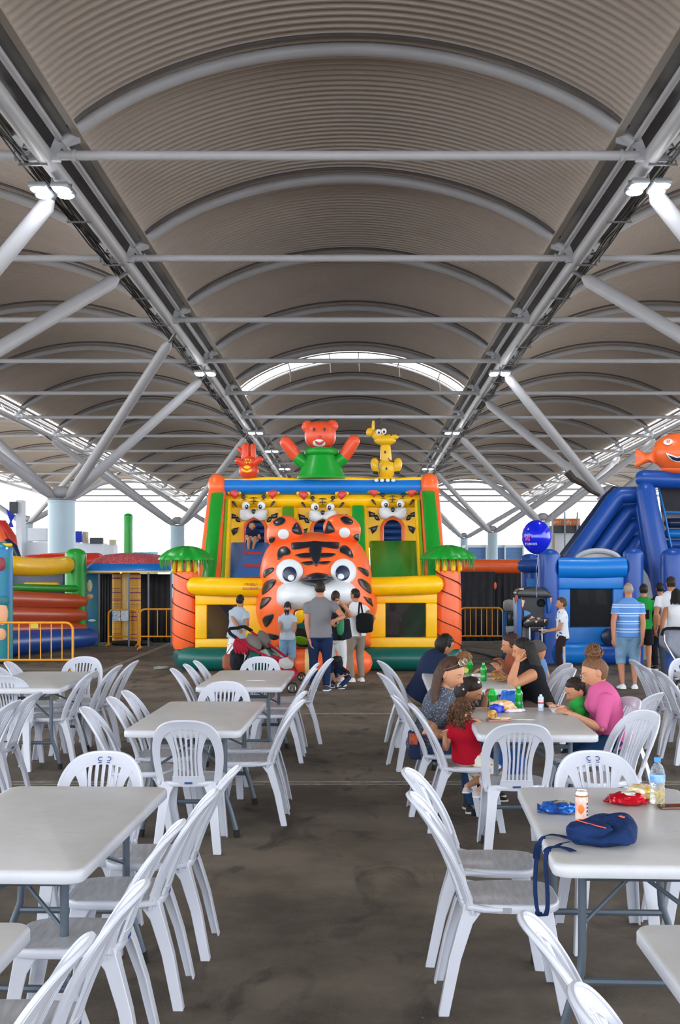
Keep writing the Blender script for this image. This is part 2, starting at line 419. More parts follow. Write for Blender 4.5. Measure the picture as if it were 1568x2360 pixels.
def make_chair():
    t = empty('plastic_chair')
    # seat: rounded shell
    b = MB(); rs = []
    def ring(sc, z, dy=0, p=.5):
        out = []
        for k in range(40):
            a = 2*math.pi*k/40; c, s_ = math.cos(a), math.sin(a)
            x = math.copysign(abs(c)**p, c)*.205*sc; y = math.copysign(abs(s_)**p, s_)*.205*sc+.02+dy
            w_ = 1-.10*max(0, -(y-.02)/.2)
            out.append((x*w_, y, z+(.006*math.cos(y*9) if sc < .95 else 0)))
        return out
    b.rings([ring(.985, .408), ring(1.0, .411), ring(1.0, .434), ring(.985, .441), ring(.955, .443), ring(.90, .440), ring(.7, .434), ring(.4, .428), ring(.12, .426)])
    so_ = b.build('seat', [M_plastic, M_seatpl], t, angle=60)
    for p in so_.data.polygons:
        c_ = p.center
        if p.normal.z > .6 and abs(c_.x) < .187 and -.18 < c_.y < .2: p.material_index = 1
    for sx in (-1, 1):
        b = MB(); b.path([bk(.196*sx, .22, -.0), bk(.190*sx, .10), Vector((.188*sx, -.155, .435)), Vector((.192*sx, -.09, .424)), Vector((.195*sx, .02, .422))], [.010, .014, .017, .015, .010], 8); b.build('side_rail', M_plastic, t, angle=70)
    # frame of the back: inverted U
    oh = curve_pts([(.185, -.05), (.200, .1), (.214, .35), (.213, .58), (.192, .78), (.145, .92), (.08, .985), (0, 1.0)], 5)
    ih = curve_pts([(.150, -.05), (.160, .1), (.172, .35), (.168, .56), (.145, .72), (.105, .81), (.055, .855), (0, .865)], 5)
    Lp = oh+[(-x, s_) for x, s_ in reversed(oh[:-1])]; Rp = ih+[(-x, s_) for x, s_ in reversed(ih[:-1])]
    b = MB(); b.rings(band(Lp, Rp, .016)); b.path([bk(x, s_, .004) for x, s_ in Lp], .0085, 6)
    bf = b.build('back_frame', M_plastic, t, angle=50)
    # fan: two petals and five slats growing from a lower plate
    for sx in (-1, 1):
        a = curve_pts([(.098*sx, .10), (.090*sx, .3), (.095*sx, .5), (.118*sx, .68), (.150*sx, .80)], 4)
        c = curve_pts([(.066*sx, .10), (.062*sx, .3), (.066*sx, .5), (.078*sx, .70), (.092*sx, .86)], 4)
        b = MB(); b.rings(band(a, c, .010)); b.build('back_petal', M_plastic, t, angle=50)
    for k in range(5):
        x0 = (k-2)*.0255; x1 = (k-2)*.033
        a = curve_pts([(x0-.006, .10), (x0-.006, .45), (x1-.0075, .70), (x1-.0085, .88)], 3)
        c = curve_pts([(x0+.006, .10), (x0+.006, .45), (x1+.0075, .70), (x1+.0085, .88)], 3)
        b = MB(); b.rings(band(a, c, .011)); b.build('back_slat', M_plastic, t, angle=50)
    a = [(-.115, -.03), (-.105, .03), (-.10, .12)]; c = [(-x, s_) for x, s_ in a]
    b = MB(); b.rings(band(a, c, .012)); b.path([bk(-.1+.2*i/8, .125, .006) for i in range(9)], .006, 6); b.build('lumbar_plate', M_plastic, t, angle=50)
    # legs: L-section channels
    def leg(sx, front):
        top = Vector((.178*sx, .185, .425)) if front else Vector((.172*sx, -.165, .44))
        foot = Vector((.205*sx, .255, 0)) if front else Vector((.215*sx, -.275, 0))
        yy = -1 if front else 1                   # direction of the side arm
        rs = []
        for f, wa, wb in ((0, .05, .042), (.03, .05, .042), (.5, .056, .048), (.82, .062, .056), (.92, .078, .075), (1, .11, .10)):
            p = foot.lerp(top, f)
            if not front: p = p+Vector((0, -.012*math.sin(f*3.1), 0))
            th = .009; ix = -sx
            pts = [(0, 0), (ix*wa, 0), (ix*wa, yy*th), (ix*th, yy*th), (ix*th, yy*wb), (0, yy*wb)]
            rs.append([p+Vector((a_, b_, 0)) for a_, b_ in pts])
        b = MB(); b.rings(rs); return b.build('leg', M_plastic, t, angle=40, bevel=.003, seg=1)
    for fr in (True, False):
        for sx in (-1, 1): leg(sx, fr)
    b = MB(); b.box((0, -.292, .452), (.06, .002, .014)); b.path([(-.02, -.2945, .452), (.02, -.2945, .452)], .003, 6); 
    b = MB(); q = bk(0, .03, .013); b.box(q, (.05, .002, .013)); b.build('maker_label', M_mark, t, smooth=False)
    return t
chair0 = make_chair()
chair_used = False
def mark_back(t, both=True):
    for sx in (-1, 1):
        b = MB(); pts = []
        for k in range(11):
            a = R(-130+k*26); x = .021*sx+(.011*math.cos(a))*sx*(-1 if sx < 0 else 1)*(1 if sx > 0 else -1)
            pts.append((x, .925+.022*math.sin(a)))
        b.path([bk(x, s_)+Vector((0, .0035, 0)) for x, s_ in pts], .0022, 5); b.path([bk(.034*sx*.4, .885)+Vector((0, .0035, 0)), bk(.03*sx, .885)+Vector((0, .0035, 0))], .002, 5)
        b.build('ink_mark', M_mark, t, world=False)
def chair(px, py, phi, label, group, d=None, mark=False, tilt=0):
    """apex pixel of the back and heading (0 faces away from the camera, 90 faces left)"""
    global chair_used
    d = d or FPX*(CAMH-.85)/(py-YH)
    a = R(phi); fx, fy = -math.sin(a), math.cos(a)
    t = chair0 if not chair_used else copy_tree(chair0)
    chair_used = True
    t.location = (X(px, d)+fx*.375, d+fy*.375, 0); t.rotation_euler = (0, 0, a)
    tag(t, label, 'chair', group)
    if mark: mark_back(t)
    return t
gA = 'white chairs along the right side of the near left table'
AISLE = 'white chair on the aisle side of the near left table, '
chair(545, 1768, 90, AISLE+'farthest of the row', gA); chair(492, 1824, 91, AISLE+'second from the far end', gA)
chair(413, 1896, 90, AISLE+'middle of the row', gA); chair(325, 2052, 91, 'white chair second nearest the camera on the aisle side at bottom left', gA, d=3.62)
chair(192, 2181, 90, 'white chair nearest the camera at bottom left, cut by the frame', gA, d=3.08)
chair(243, 1733, 180, 'white plastic chair with blue ink mark at the far end of the near left table', 'chairs at table ends', mark=True)
chair(425, 1661, 0, 'white plastic chair seen from behind at the near end of the second left table', 'chairs at table ends')
chair(520, 1571, 180, 'white plastic chair at the far end of the second left table', 'chairs at table ends')
gB = 'chairs around the second left table'
chair(193, 1630, -88, 'white chair on the left side of the second left table, nearest', gB); chair(254, 1607, -88, 'white chair on the left side of the second left table, middle', gB)
chair(288, 1592, -88, 'white chair on the left side of the second left table, farthest', gB)
chair(698, 1606, 90, 'white chair on the aisle side of the second left table, full seat in view', gB, d=8.62)
chair(702, 1592, 91, 'white chair half hidden by its neighbour right of the second left table', gB, d=9.2)
gC = 'chairs around the third left table'
chair(398, 1541, -88, 'white chair left of the third left table, nearest', gC); chair(428, 1531, -88, 'white chair left of the third left table, middle', gC); chair(451, 1523, -88, 'white chair left of the third left table, farthest', gC)
chair(602, 1514, 180, 'white chair at the far end of the third left table in front of the stroller', 'chairs at table ends')
chair(727, 1541, 90, 'white chair on the aisle side of the third left table, nearest', gC, d=11.3); chair(732, 1529, 90, 'white chair on the aisle side of the third left table, second', gC, d=11.9); chair(764, 1524, 94, 'white chair on the aisle side of the third left table, farthest beside the man', gC, d=12.5)
gD = 'chairs around the far left table'
chair(195, 1514, 180, 'white chair at the far end of the far left table by the yellow barrier', 'chairs at table ends')
chair(216, 1546, 86, 'white chair right of the far left table, nearest, seat in view', gD); chair(275, 1533, 86, 'white chair right of the far left table, middle', gD); chair(313, 1523, 86, 'white chair right of the far left table, farthest', gD)
chair(17, 1525, -88, 'white chair left of the far left table, farthest', gD); chair(-8, 1537, -88, 'white chair left of the far left table, cut by the left edge', gD)
chair(6, 1558, 0, 'white chair at the near end of the far left table seen from behind', 'chairs at table ends')
gE = 'chairs at the table beyond the left edge'
chair(84, 1596, 84, 'white chair near the left edge turned left, the farther of two', gE); chair(35, 1615, 84, 'white chair at the left edge turned left, the nearer of two', gE)
gF = 'chairs on the aisle side of the near right table'
chair(938, 1774, -97, 'white plastic chair on the aisle side of the near right table, farthest, seat in view', gF); chair(950, 1830, -91, 'white plastic chair with sticker on its seat side, middle of the right aisle row', gF)
_st = [o for o in bpy.data.objects if o.get('label', '').startswith('white plastic chair with sticker')][0]
b = MB(); b.box((.2065, -.0, .424), (.0015, .034, .022)); b.build('sticker', mat('grey_sticker', '#a9abb3', .6, col2='#7d8088', vscale=300), _st, world=False, smooth=False)
chair(1216, 2118, -92, 'white plastic chair by the near right corner table, third in the row', gF); chair(1335, 2290, -95, 'white plastic chair cut off by the bottom edge on the right', gF)
chair(1366, 1732, 180, 'white plastic chair with blue ink mark behind the water bottle table', 'chairs at table ends', mark=True)
chair(1201, 1668, 0, 'white plastic chair seen from behind at the near end of the family table', 'chairs at table ends')
gG = 'chairs around the family table'
chair(948, 1622, -90, 'white chair carrying the toddler in red', gG); chair(908, 1603, -90, 'white chair carrying the woman with sunglasses on her head', gG)
chair(1456, 1619, 112, 'white chair under the woman in pink', gG, d=8.8); chair(1494, 1630, 116, 'empty white chair right behind the woman in pink', gG, d=8.0); chair(1516, 1607, 52, 'white chair turned back to camera right of the woman in pink', gG, d=9.1)
gH = 'chairs around the far right tables'
chair(877, 1551, -78, 'white chair left of the far family table, nearer', gH); chair(877, 1523, -75, 'white chair left of the far family table, farther', gH)
chair(1311, 1529, 100, 'white chair right of the far family table, farther', gH); chair(1318, 1539, 102, 'white chair right of the far family table, nearer', gH)
chair(1459, 1525, -84, 'white chair at the right edge table, farthest of three', gH, d=12.35); chair(1477, 1532, -84, 'white chair at the right edge table, middle of three', gH, d=11.75); chair(1513, 1540, -84, 'white chair at the right edge table, nearest of three', gH, d=11.15)
chair(1582, 1517, 180, 'white chair at the far end of the right edge table', 'chairs at table ends')
chair(1790, 1760, 92, 'white chair off the right side of the near right table, only legs in view', gF, d=6.0)
chair(-125, 1760, -90, 'white chair off the left side of the near left table, only legs in view', gA, d=6.1)

M_top = mat('table_plastic', '#d3d2d2', .36, spec=.5, col2='#c6c5c2', vscale=2.2, bump=.05, bscale=300)
nt = M_top.node_tree; bs = nt.nodes['Principled BSDF']; src = bs.inputs['Base Color'].links[0].from_socket
tc = nt.nodes.new('ShaderNodeTexCoord'); mp = nt.nodes.new('ShaderNodeMapping'); mp.inputs['Scale'].default_value = (4, 14, 1); nt.links.new(tc.outputs['Object'], mp.inputs[0])
n1 = nt.nodes.new('ShaderNodeTexNoise'); n1.inputs['Scale'].default_value = 1.0; n1.inputs['Detail'].default_value = 5; n1.inputs['Roughness'].default_value = .7; nt.links.new(mp.outputs[0], n1.inputs['Vector'])
src = _mix(_ramp(n1.outputs['Fac'], .64, .74, 0, .55), src, '#8f8e8c'); nt.links.new(src, bs.inputs['Base Color'])
M_rim = mat('table_rim', '#c9cbd2', .4, spec=.5, var=.06, vscale=8)
M_tleg = mat('grey_blue_tube', '#5d6773', .35, metal=.35, spec=.5)
M_cap = mat('black_rubber', '#151517', .7)
def table(cx, cy, rot, Ln, label, W_=.76, scuff=False):
    t = empty('folding_table', label, 'table', (cx, cy, 0), R(rot), 'folding tables in rows')
    def rr(w_, l_, z, r=.06):
        out = []
        for (sx, sy, a0) in ((1, 1, 0), (-1, 1, 90), (-1, -1, 180), (1, -1, 270)):
            for k in range(7):
                a = R(a0+k*15); out.append(((w_/2-r)*sx+r*math.cos(a), (l_/2-r)*sy+r*math.sin(a), z))
        return out
    b = MB(); b.rings([rr(W_-.05, Ln-.05, .705, .05), rr(W_-.006, Ln-.006, .70), rr(W_, Ln, .704), rr(W_, Ln, .735), rr(W_-.012, Ln-.012, .7445), rr(W_-.03, Ln-.03, .747)], cap=True)
    o = b.build('tabletop', [M_rim, M_top], t, world=False, angle=50)
    for p in o.data.polygons:
        if p.normal.z > .9: p.material_index = 1
    for sy in (-1, 1):
        y = sy*(Ln/2-.30)
        for sx in (-1, 1):
            b = MB(); b.path([(sx*.24, y, .70), (sx*.24, y, .35), (sx*.245, y, .27), (sx*.275, y, .19), (sx*.315, y, .05), (sx*.32, y, .02)], .0165, 10); b.build('leg', M_tleg, t, world=False)
            b = MB(); b.path([(sx*.315, y, .05), (sx*.322, y, 0)], .022, 10); b.build('foot_cap', M_cap, t, world=False)
        for z_ in (.235, .63): b = MB(); b.tube((-.245, y, z_), (.245, y, z_), .015, n=8); b.build('crossbar', M_tleg, t, world=False)
        b = MB()
        b.path([(0, y, .63), (.0, y-sy*.18, .60), (0, y-sy*.34, .70)], .011, 6); b.path([(-.24, y, .45), (0, y-sy*.22, .60)], .009, 6); b.path([(.24, y, .45), (0, y-sy*.22, .60)], .009, 6)
        b.build('folding_brace', M_tleg, t, world=False)
    b = MB()
    for sx in (-1, 1): b.tube((sx*.3, -Ln/2+.12, .692), (sx*.3, Ln/2-.12, .692), .012, n=6)
    b.build('under_rail', M_tleg, t, world=False)
    return t
T1 = table(-1.30, 5.015, -2, 1.62, 'large pale folding table nearest on the left with scuffed top')
T0 = table(-1.345, 2.80, -1, 1.62, 'folding table corner at the bottom left edge')
T2 = table(-1.095, 8.63, -1.5, 1.70, 'empty pale folding table second on the left')
T3 = table(-1.01, 11.45, -1, 1.72, 'pale folding table with a white knife lying on it in front of the stroller')
T4 = table(-2.94, 11.32, 0, 1.70, 'pale folding table at the far left near the yellow barrier')
TR1 = table(1.115, 5.03, -2.6, 1.53, 'folding table with backpack, can and water bottle on the right')
TR0 = table(1.19, 2.80, -.5, 1.56, 'folding table corner at the bottom right edge')
TR2 = table(1.165, 8.33, -1.5, 1.48, 'family folding table with green bottles and snacks')
TR3 = table(1.02, 11.22, -1, 1.62, 'farther family table with trays of food')
TRR = table(3.54, 11.35, -1, 1.66, 'folding table cut by the right edge')
# ================================================================= INFLATABLES
def vinyl(name, col, rough=.38): return mat(name, col, rough, spec=.5, coat=.12, var=.05, vscale=5, bump=.12, bscale=7)
V_or = vinyl('orange_vinyl', '#fb6a30'); V_ye = vinyl('yellow_vinyl', '#ffc400'); V_gr = vinyl('green_vinyl', '#129a2c'); V_bl = vinyl('blue_vinyl', '#0c74cc')
V_dg = vinyl('dark_green_vinyl', '#0b6158'); V_bk = vinyl('black_vinyl', '#20222c', .3); V_wh = vinyl('white_vinyl', '#e3e6ea'); V_nv = vinyl('navy_vinyl', '#1d2a4a', .3)
V_rd = vinyl('red_vinyl', '#cb3528'); V_db = vinyl('deep_blue_vinyl', '#1049a0'); V_lb = vinyl('bright_blue_vinyl', '#0a78cf'); V_bro = vinyl('rust_orange_vinyl', '#c24a1d')
V_tm = vinyl('balloon_orange', '#e9532f'); V_cr = vinyl('cream_vinyl', '#ecd08b'); V_lg = vinyl('light_green_vinyl', '#6fae1f'); V_gy = vinyl('pale_grey_vinyl', '#b9bcc2')
V_seam = mat('seam_line', '#55201a', .6); V_mouth = mat('mouth_shade', '#20262b', .7)
M_net = mat('black_netting', '#1b1a1c', .8, alpha=.68); M_curtain = mat('black_curtain', '#34353b', .75, var=.3, vscale=4, bump=.4, bscale=5)
V_fur = mat('tiger_yellow_print', '#ffc60c', .42)
def cap(mb, pts, rpx, **k):
    mb.path([P(x, y, d) for x, y, d in pts], [r*d/FPX for r, (x, y, d) in zip(rpx if hasattr(rpx, '__len__') else [rpx]*len(pts), pts)], k.pop('n', 18), round_end=k.pop('round_end', True), **k); return mb
def tubeP(name, pts, rpx, m, parent, **k):
    return cap(MB(), pts, rpx, **k).build(name, m, parent)
def colP(name, x0, x1, yt, yb, d, m, parent, lean=0, n=20, flat=None, round_end=True):
    r = (x1-x0)/2*d/FPX; xc = (x0+x1)/2; zt = Z(yt, d)-r*.6; zb = max(Z(yb, d), .02)
    b = MB(); k = 7
    zz = np.linspace(zb+.02, zt, k)
    b.path([(X(xc+lean*(1-i/(k-1)), d), d, z) for i, z in enumerate(zz)], r, n)
    b2 = MB(); tr = zz[-1]
    b = MB(); pts = [(X(xc+lean*(1-i/(k-1)), d), d, z) for i, z in enumerate(zz)]; rad = [r]*k
    for q in (.3, .65, 1.0, 1.3, 1.5): pts.append((X(xc, d), d, tr+r*.6*math.sin(q))); rad.append(r*max(.03, math.cos(q)))
    b.path(pts, rad, n, flat=flat, up=(0, 1, 0)); return b.build(name, m, parent, angle=70)
class Puff:
    """inflated cushion seen from the front, defined by its outline in the view and real depths"""
    def __init__(s, pts, d0, T, c=None, sm=5, back=.4, pw=2.2):
        s.poly = np.array(smooth_poly(pts, sm)) if sm else np.array(pts, float)
        s.c = np.array(c) if c else s.poly.mean(0); s.d0 = d0; s.T = T; s.back = back; s.pw = pw
        v = s.poly-s.c; s.ang = np.arctan2(v[:, 1], v[:, 0]); s.rad = np.hypot(v[:, 0], v[:, 1])
        o = np.argsort(s.ang); s.ang = s.ang[o]; s.rad = s.rad[o]
    def rr(s, x, y):
        a = math.atan2(y-s.c[1], x-s.c[0]); return math.hypot(x-s.c[0], y-s.c[1])/np.interp(a, s.ang, s.rad, period=2*math.pi)
    def depth(s, x, y):
        r = min(.999, s.rr(x, y)); return s.d0-s.T*math.sqrt(1-r**s.pw)
    def mesh(s, name, m, parent):
        b = MB(); n = len(s.poly); fr = [1.0, .985, .95, .88, .78, .64, .48, .3, .12]
        rings = []
        for f in fr:
            rings.append([tuple(P(*(s.c+(p-s.c)*f), s.d0-s.T*math.sqrt(max(0, 1-f**s.pw)))) for p in s.poly])
        bk_ = [[tuple(P(*(s.c+(p-s.c)*f), s.d0+s.back*math.sqrt(max(0, 1-f**2)))) for p in s.poly] for f in (.97, .8, .5, .12)]
        b.rings(list(reversed(bk_))+rings); return b.build(name, m, parent, angle=75)
    def patch(s, name, pts, m, parent, puff=.015, sm=5, c=None, lift=.012):
        poly = np.array(smooth_poly(pts, sm)) if sm else np.array(pts, float)
        c = np.array(c) if c else poly.mean(0); b = MB(); rings = []
        for f, h in ((1.0, -.02), (1.0, 0), (.93, .5), (.75, .8), (.5, .95), (.2, 1.0)):
            rings.append([tuple(P(*(c+(p-c)*f), s.depth(*(c+(p-c)*f))-(lift if h >= 0 else -.02)-puff*max(0, h))) for p in poly])
        b.rings(rings); return b.build(name, m, parent, angle=60)
def oval(cx, cy, rx, ry, n=20, rot=0):
    a = R(rot); return [(cx+rx*math.cos(t)*math.cos(a)-ry*math.sin(t)*math.sin(a), cy+rx*math.cos(t)*math.sin(a)+ry*math.sin(t)*math.cos(a)) for t in np.linspace(0, 2*math.pi, n, endpoint=False)]
def cv(pts, sc, ox, oy): return [(ox+x/sc, oy+y/sc) for x, y in pts]
c3 = lambda *p: cv(p, 5.058, 580, 1170)
c1 = lambda *p: cv(p, 4.48, 390, 1090)
c2 = lambda *p: cv(p, 4.0205, 700, 1090)
def slab(name, pts, thick, m, parent, bevel=.04, seg=3):
    """pts: list of (px,py,d) corner points; extruded away from the camera"""
    q = [P(*p) for p in pts]; n = len(q); b = MB()
    b.add([tuple(v) for v in q]+[(v.x, v.y+thick, v.z) for v in q], [tuple(range(n)), tuple(reversed(range(n, 2*n)))]+[(k, k+n, (k+1) % n+n, (k+1) % n) for k in range(n)])
    return b.build(name, m, parent, bevel=bevel, seg=seg, angle=60)

castle = empty('bouncy_castle', 'big inflatable bouncy castle with orange tiger head, three arches and palm towers', 'inflatable', (X(735, 22.5), 22.5, 0))
# base ring
b = MB(); xl, xr = X(388, 21)+.21, X(1075, 21)-.21
b.path([(xl+.05, 25.8, .205), (xl, 24, .205), (xl, 21.5, .205), (xl+.12, 21.1, .205), (xl+.4, 21, .205), (X(560, 21), 21.0, .205), (X(640, 21), 21.0, .205)], .205, 18, round_end=True); b.build('base_tube', V_dg, castle)
b = MB(); b.path([(xr-.05, 25.8, .205), (xr, 24, .205), (xr, 21.5, .205), (xr-.12, 21.1, .205), (xr-.4, 21, .205), (X(900, 21), 21.0, .205), (X(835, 21), 21.0, .205)], .205, 18, round_end=True); b.build('base_tube', V_dg, castle)
b = MB(); b.box((X(735, 23), 23.3, .17), (xr-xl, 4.4, .33)); b.build('floor_cushion', V_db, castle, bevel=.06)
# entrance tubes in front of the mouth
tubeP('entrance_tube', [(690, 1527, 20.15), (760, 1528, 20.1), (828, 1527, 20.15)], 31, V_or, castle)
for x in (704, 741): tubeP('entrance_strap', [(x, 1527, 20.13), (x+11, 1527, 20.13)], 32.2, V_cr, castle, round_end=False)
# palm towers
def palm(xc, yt, rpx, d, lab):
    r = rpx*d/FPX; x = X(xc, d); b = MB(); zt = Z(yt, d)
    b.lathe([(r*.9, .36), (r*1.04, .45), (r*1.03, .9), (r, 1.3), (r*.93, zt)], (x, d, 0), 26); b.build('palm_trunk', V_or, castle)
    for k in range(5):
        b = MB(); z0 = .42+k*.265
        b.path([(x-r*1.035*math.cos(a), d-r*1.035*math.sin(a), z0+.26-.30*a/math.pi*(1 if 1 else 1)) for a in np.linspace(-.1, math.pi+.1, 14)], .0095, 6); b.build('spiral_stripe', V_seam, castle)
    for k in range(4):
        a = -math.pi*(.22+k/3*.56); b = MB()
        cx, cy = x+r*.9*math.cos(a), d+r*.9*math.sin(a)
        b.path([(cx, cy, zt+.30), (cx+.03*math.cos(a), cy+.03*math.sin(a), zt+.16), (cx+.04*math.cos(a), cy+.04*math.sin(a), zt+.02), (cx, cy, zt-.03)], [.03, .05, .045, .012], 10); b.build('banana', V_ye, castle)
    b = MB(); b.lathe([(r*.9, zt-.02), (r*.98, zt+.15), (r*.8, zt+.3)], (x, d, 0), 20); b.build('palm_collar', V_bro, castle)
    n = 48; Rl = 61*d/FPX; z1 = zt+.2; rings = []
    for f, h in ((1.0, .0), (1.02, .02), (.9, .09), (.7, .16), (.45, .21), (.2, .235), (.03, .24)):
        rings.append([(x+Rl*f*math.cos(2*math.pi*k/n)*(1+.05*math.cos(8*2*math.pi*k/n)), d+Rl*f*math.sin(2*math.pi*k/n)*(1+.05*math.cos(8*2*math.pi*k/n)), z1+h*(1+.07*math.cos(8*2*math.pi*k/n))-.0) for k in range(n)])
    b = MB(); b.rings(rings); b.build('palm_crown', V_gr, castle, angle=60)
    rg = random.Random(int(xc))
    for k in range(44):
        a = 2*math.pi*k/44; b = MB(); q = Vector((x+Rl*.97*math.cos(a), d+Rl*.97*math.sin(a), z1+.01)); L_ = rg.uniform(.06, .22)
        b.path([q, q+Vector((0, 0, -L_*.6)), q+Vector((.01, 0, -L_))], [.03, .024, .006], 5, flat=.4); b.build('palm_leaf_tip', V_gr, castle)
palm(429, 1318, 30.5, 21.25, 'l'); palm(1033, 1316, 30.5, 21.25, 'r')
# cross tubes and front panels with netted windows
tubeP('front_tube', [(452, 1350, 20.95), (530, 1353, 20.85), (610, 1354, 20.9)], 22, V_ye, castle)
tubeP('front_tube', [(850, 1352, 20.9), (930, 1350, 20.85), (1001, 1347, 20.95)], 22, V_ye, castle)
def front_panel(x0, x1, wx0, wx1, wy0, wy1, d=20.98):
    slab('front_panel', [(x0, 1368, d), (x1, 1368, d), (x1, wy0, d), (x0, wy0, d)], .12, V_ye, castle, .02)
    slab('front_panel', [(x0, wy1, d), (x1, wy1, d), (x1, 1496, d), (x0, 1496, d)], .12, V_ye, castle, .02)
    slab('front_panel', [(x0, wy0, d), (wx0, wy0, d), (wx0, wy1, d), (x0, wy1, d)], .12, V_ye, castle, .02)
    slab('front_panel', [(wx1, wy0, d), (x1, wy0, d), (x1, wy1, d), (wx1, wy1, d)], .12, V_ye, castle, .02)
    slab('window_net', [(wx0-1, wy0-1, d+.06), (wx1+1, wy0-1, d+.06), (wx1+1, wy1+1, d+.06), (wx0-1, wy1+1, d+.06)], .01, M_net, castle, 0)
front_panel(450, 612, 477, 560, 1394, 1472); front_panel(842, 1008, 889, 982, 1390, 1469)
# inner shapes seen through the nets
tubeP('inner_slide', [(900, 1500, 22.6), (950, 1440, 22.9), (1000, 1380, 23.2)], 34, V_gr, castle); tubeP('inner_slide', [(470, 1400, 22.8), (520, 1460, 22.6)], 30, V_ye, castle)
tubeP('inner_slide', [(520, 1400, 23.2), (545, 1480, 23)], 18, V_db, castle)
# side walls: slanting buttress strips, top at 24.2 m, foot at 21.7 m
DT, DB = 24.2, 21.6
def strip(pts, m, name='side_wall_strip', off=0, th=.35, bv=.06): slab(name, [(x, y, DT-(y-1104)/236*(DT-DB)+off) for x, y in pts], th, m, castle, bv)
strip([(481, 1106), (520, 1104), (508, 1345), (450, 1345)], V_or, th=.5, off=.06, bv=.12)
strip([(485, 1134), (515, 1133), (496, 1340), (463, 1340)], V_gr, th=.3)
strip([(519, 1150), (525, 1150), (516, 1340), (507, 1340)], V_lg, off=.15); strip([(523, 1150), (531, 1150), (527, 1340), (515, 1340)], V_ye, off=.2)
tubeP('corner_block', [(500, 1122, 24.1), (500, 1112, 24.15)], 20, V_or, castle)
strip([(968, 1102), (1012, 1104), (1032, 1345), (980, 1345)], V_or, th=.5, off=.06, bv=.12)
strip([(973, 1129), (1004, 1130), (1026, 1340), (988, 1340)], V_gr, th=.3)
strip([(963, 1150), (969, 1150), (981, 1340), (973, 1340)], V_lg, off=.15); strip([(957, 1150), (966, 1150), (975, 1340), (965, 1340)], V_ye, off=.2)
tubeP('corner_block', [(990, 1121, 24.1), (990, 1111, 24.15)], 21, V_or, castle)
# top beam
b = MB(); b.path([P(x, 1122, 24.2) for x in np.linspace(519, 969, 9)], 18*24.25/FPX, 18); b.build('top_beam', V_bl, castle)
b = MB()
wav = [P(x, 1106+2.3*math.sin((x-500)/27.), 24.10) for x in np.linspace(506, 985, 60)]
b.path([(v.x, v.y+.06, v.z) for v in wav], 5.5*24.2/FPX, 10); b.build('top_piping', V_ye, castle)
# arched rear wall in three bays
DW = 24.3
def bay(x0, x1, a0, a1, at, ab):
    cx = (a0+a1)/2; r = (a1-a0)/2; arc = [(cx-r*math.cos(t), at+r*1.05-r*1.05*math.sin(t)) for t in np.linspace(0, math.pi, 13)]
    pts = [(x0, ab), (x0, 1168), (x1, 1168), (x1, ab), (a1, ab)]+list(reversed(arc))+[(a0, ab)]
    slab('rear_wall', [(x, y, DW) for x, y in pts], .25, V_fur, castle, 0)
    b = MB(); b.path([P(a0, ab, DW-.02)]+[P(x, y, DW-.02) for x, y in arc]+[P(a1, ab, DW-.02)], .035, 8); b.build('arch_piping', V_or, castle)
    for k in range(4):
        tubeP('tunnel_tube', [(a0-4, 1196+k*15, 24.9), (a1+4, 1196+k*15, 24.9)], 8, V_db, castle)
    slab('tunnel_roof', [(a0-6, at-4, 25.1), (a1+6, at-4, 25.1), (a1+6, ab+6, 25.1), (a0-6, ab+6, 25.1)], .05, V_bk, castle, 0)
bay(519, 664, 563, 614, 1195, 1262); bay(664, 826, 719, 769, 1195, 1262); bay(826, 970, 881, 930, 1194, 1262)
tubeP('rear_wall_tube', [(522, 1153, 24.32), (745, 1153, 24.3), (967, 1153, 24.32)], 17, V_ye, castle)
def flat_patch(name, pts, m, d=DW-.012, sm=0, puff=.012, c=None):
    poly = smooth_poly(pts, sm) if sm else pts; cx = sum(p[0] for p in poly)/len(poly); cy = sum(p[1] for p in poly)/len(poly); b = MB()
    b.rings([[tuple(P(cx+(x-cx)*f, cy+(y-cy)*f, d-h)) for x, y in poly] for f, h in ((1, -.03), (1, 0), (.9, puff), (.4, puff*1.4))]); return b.build(name, m, castle, angle=60)
def tubefront(x, y):           # depth of the upper wall tube where the prints lie on it
    return DW-.015
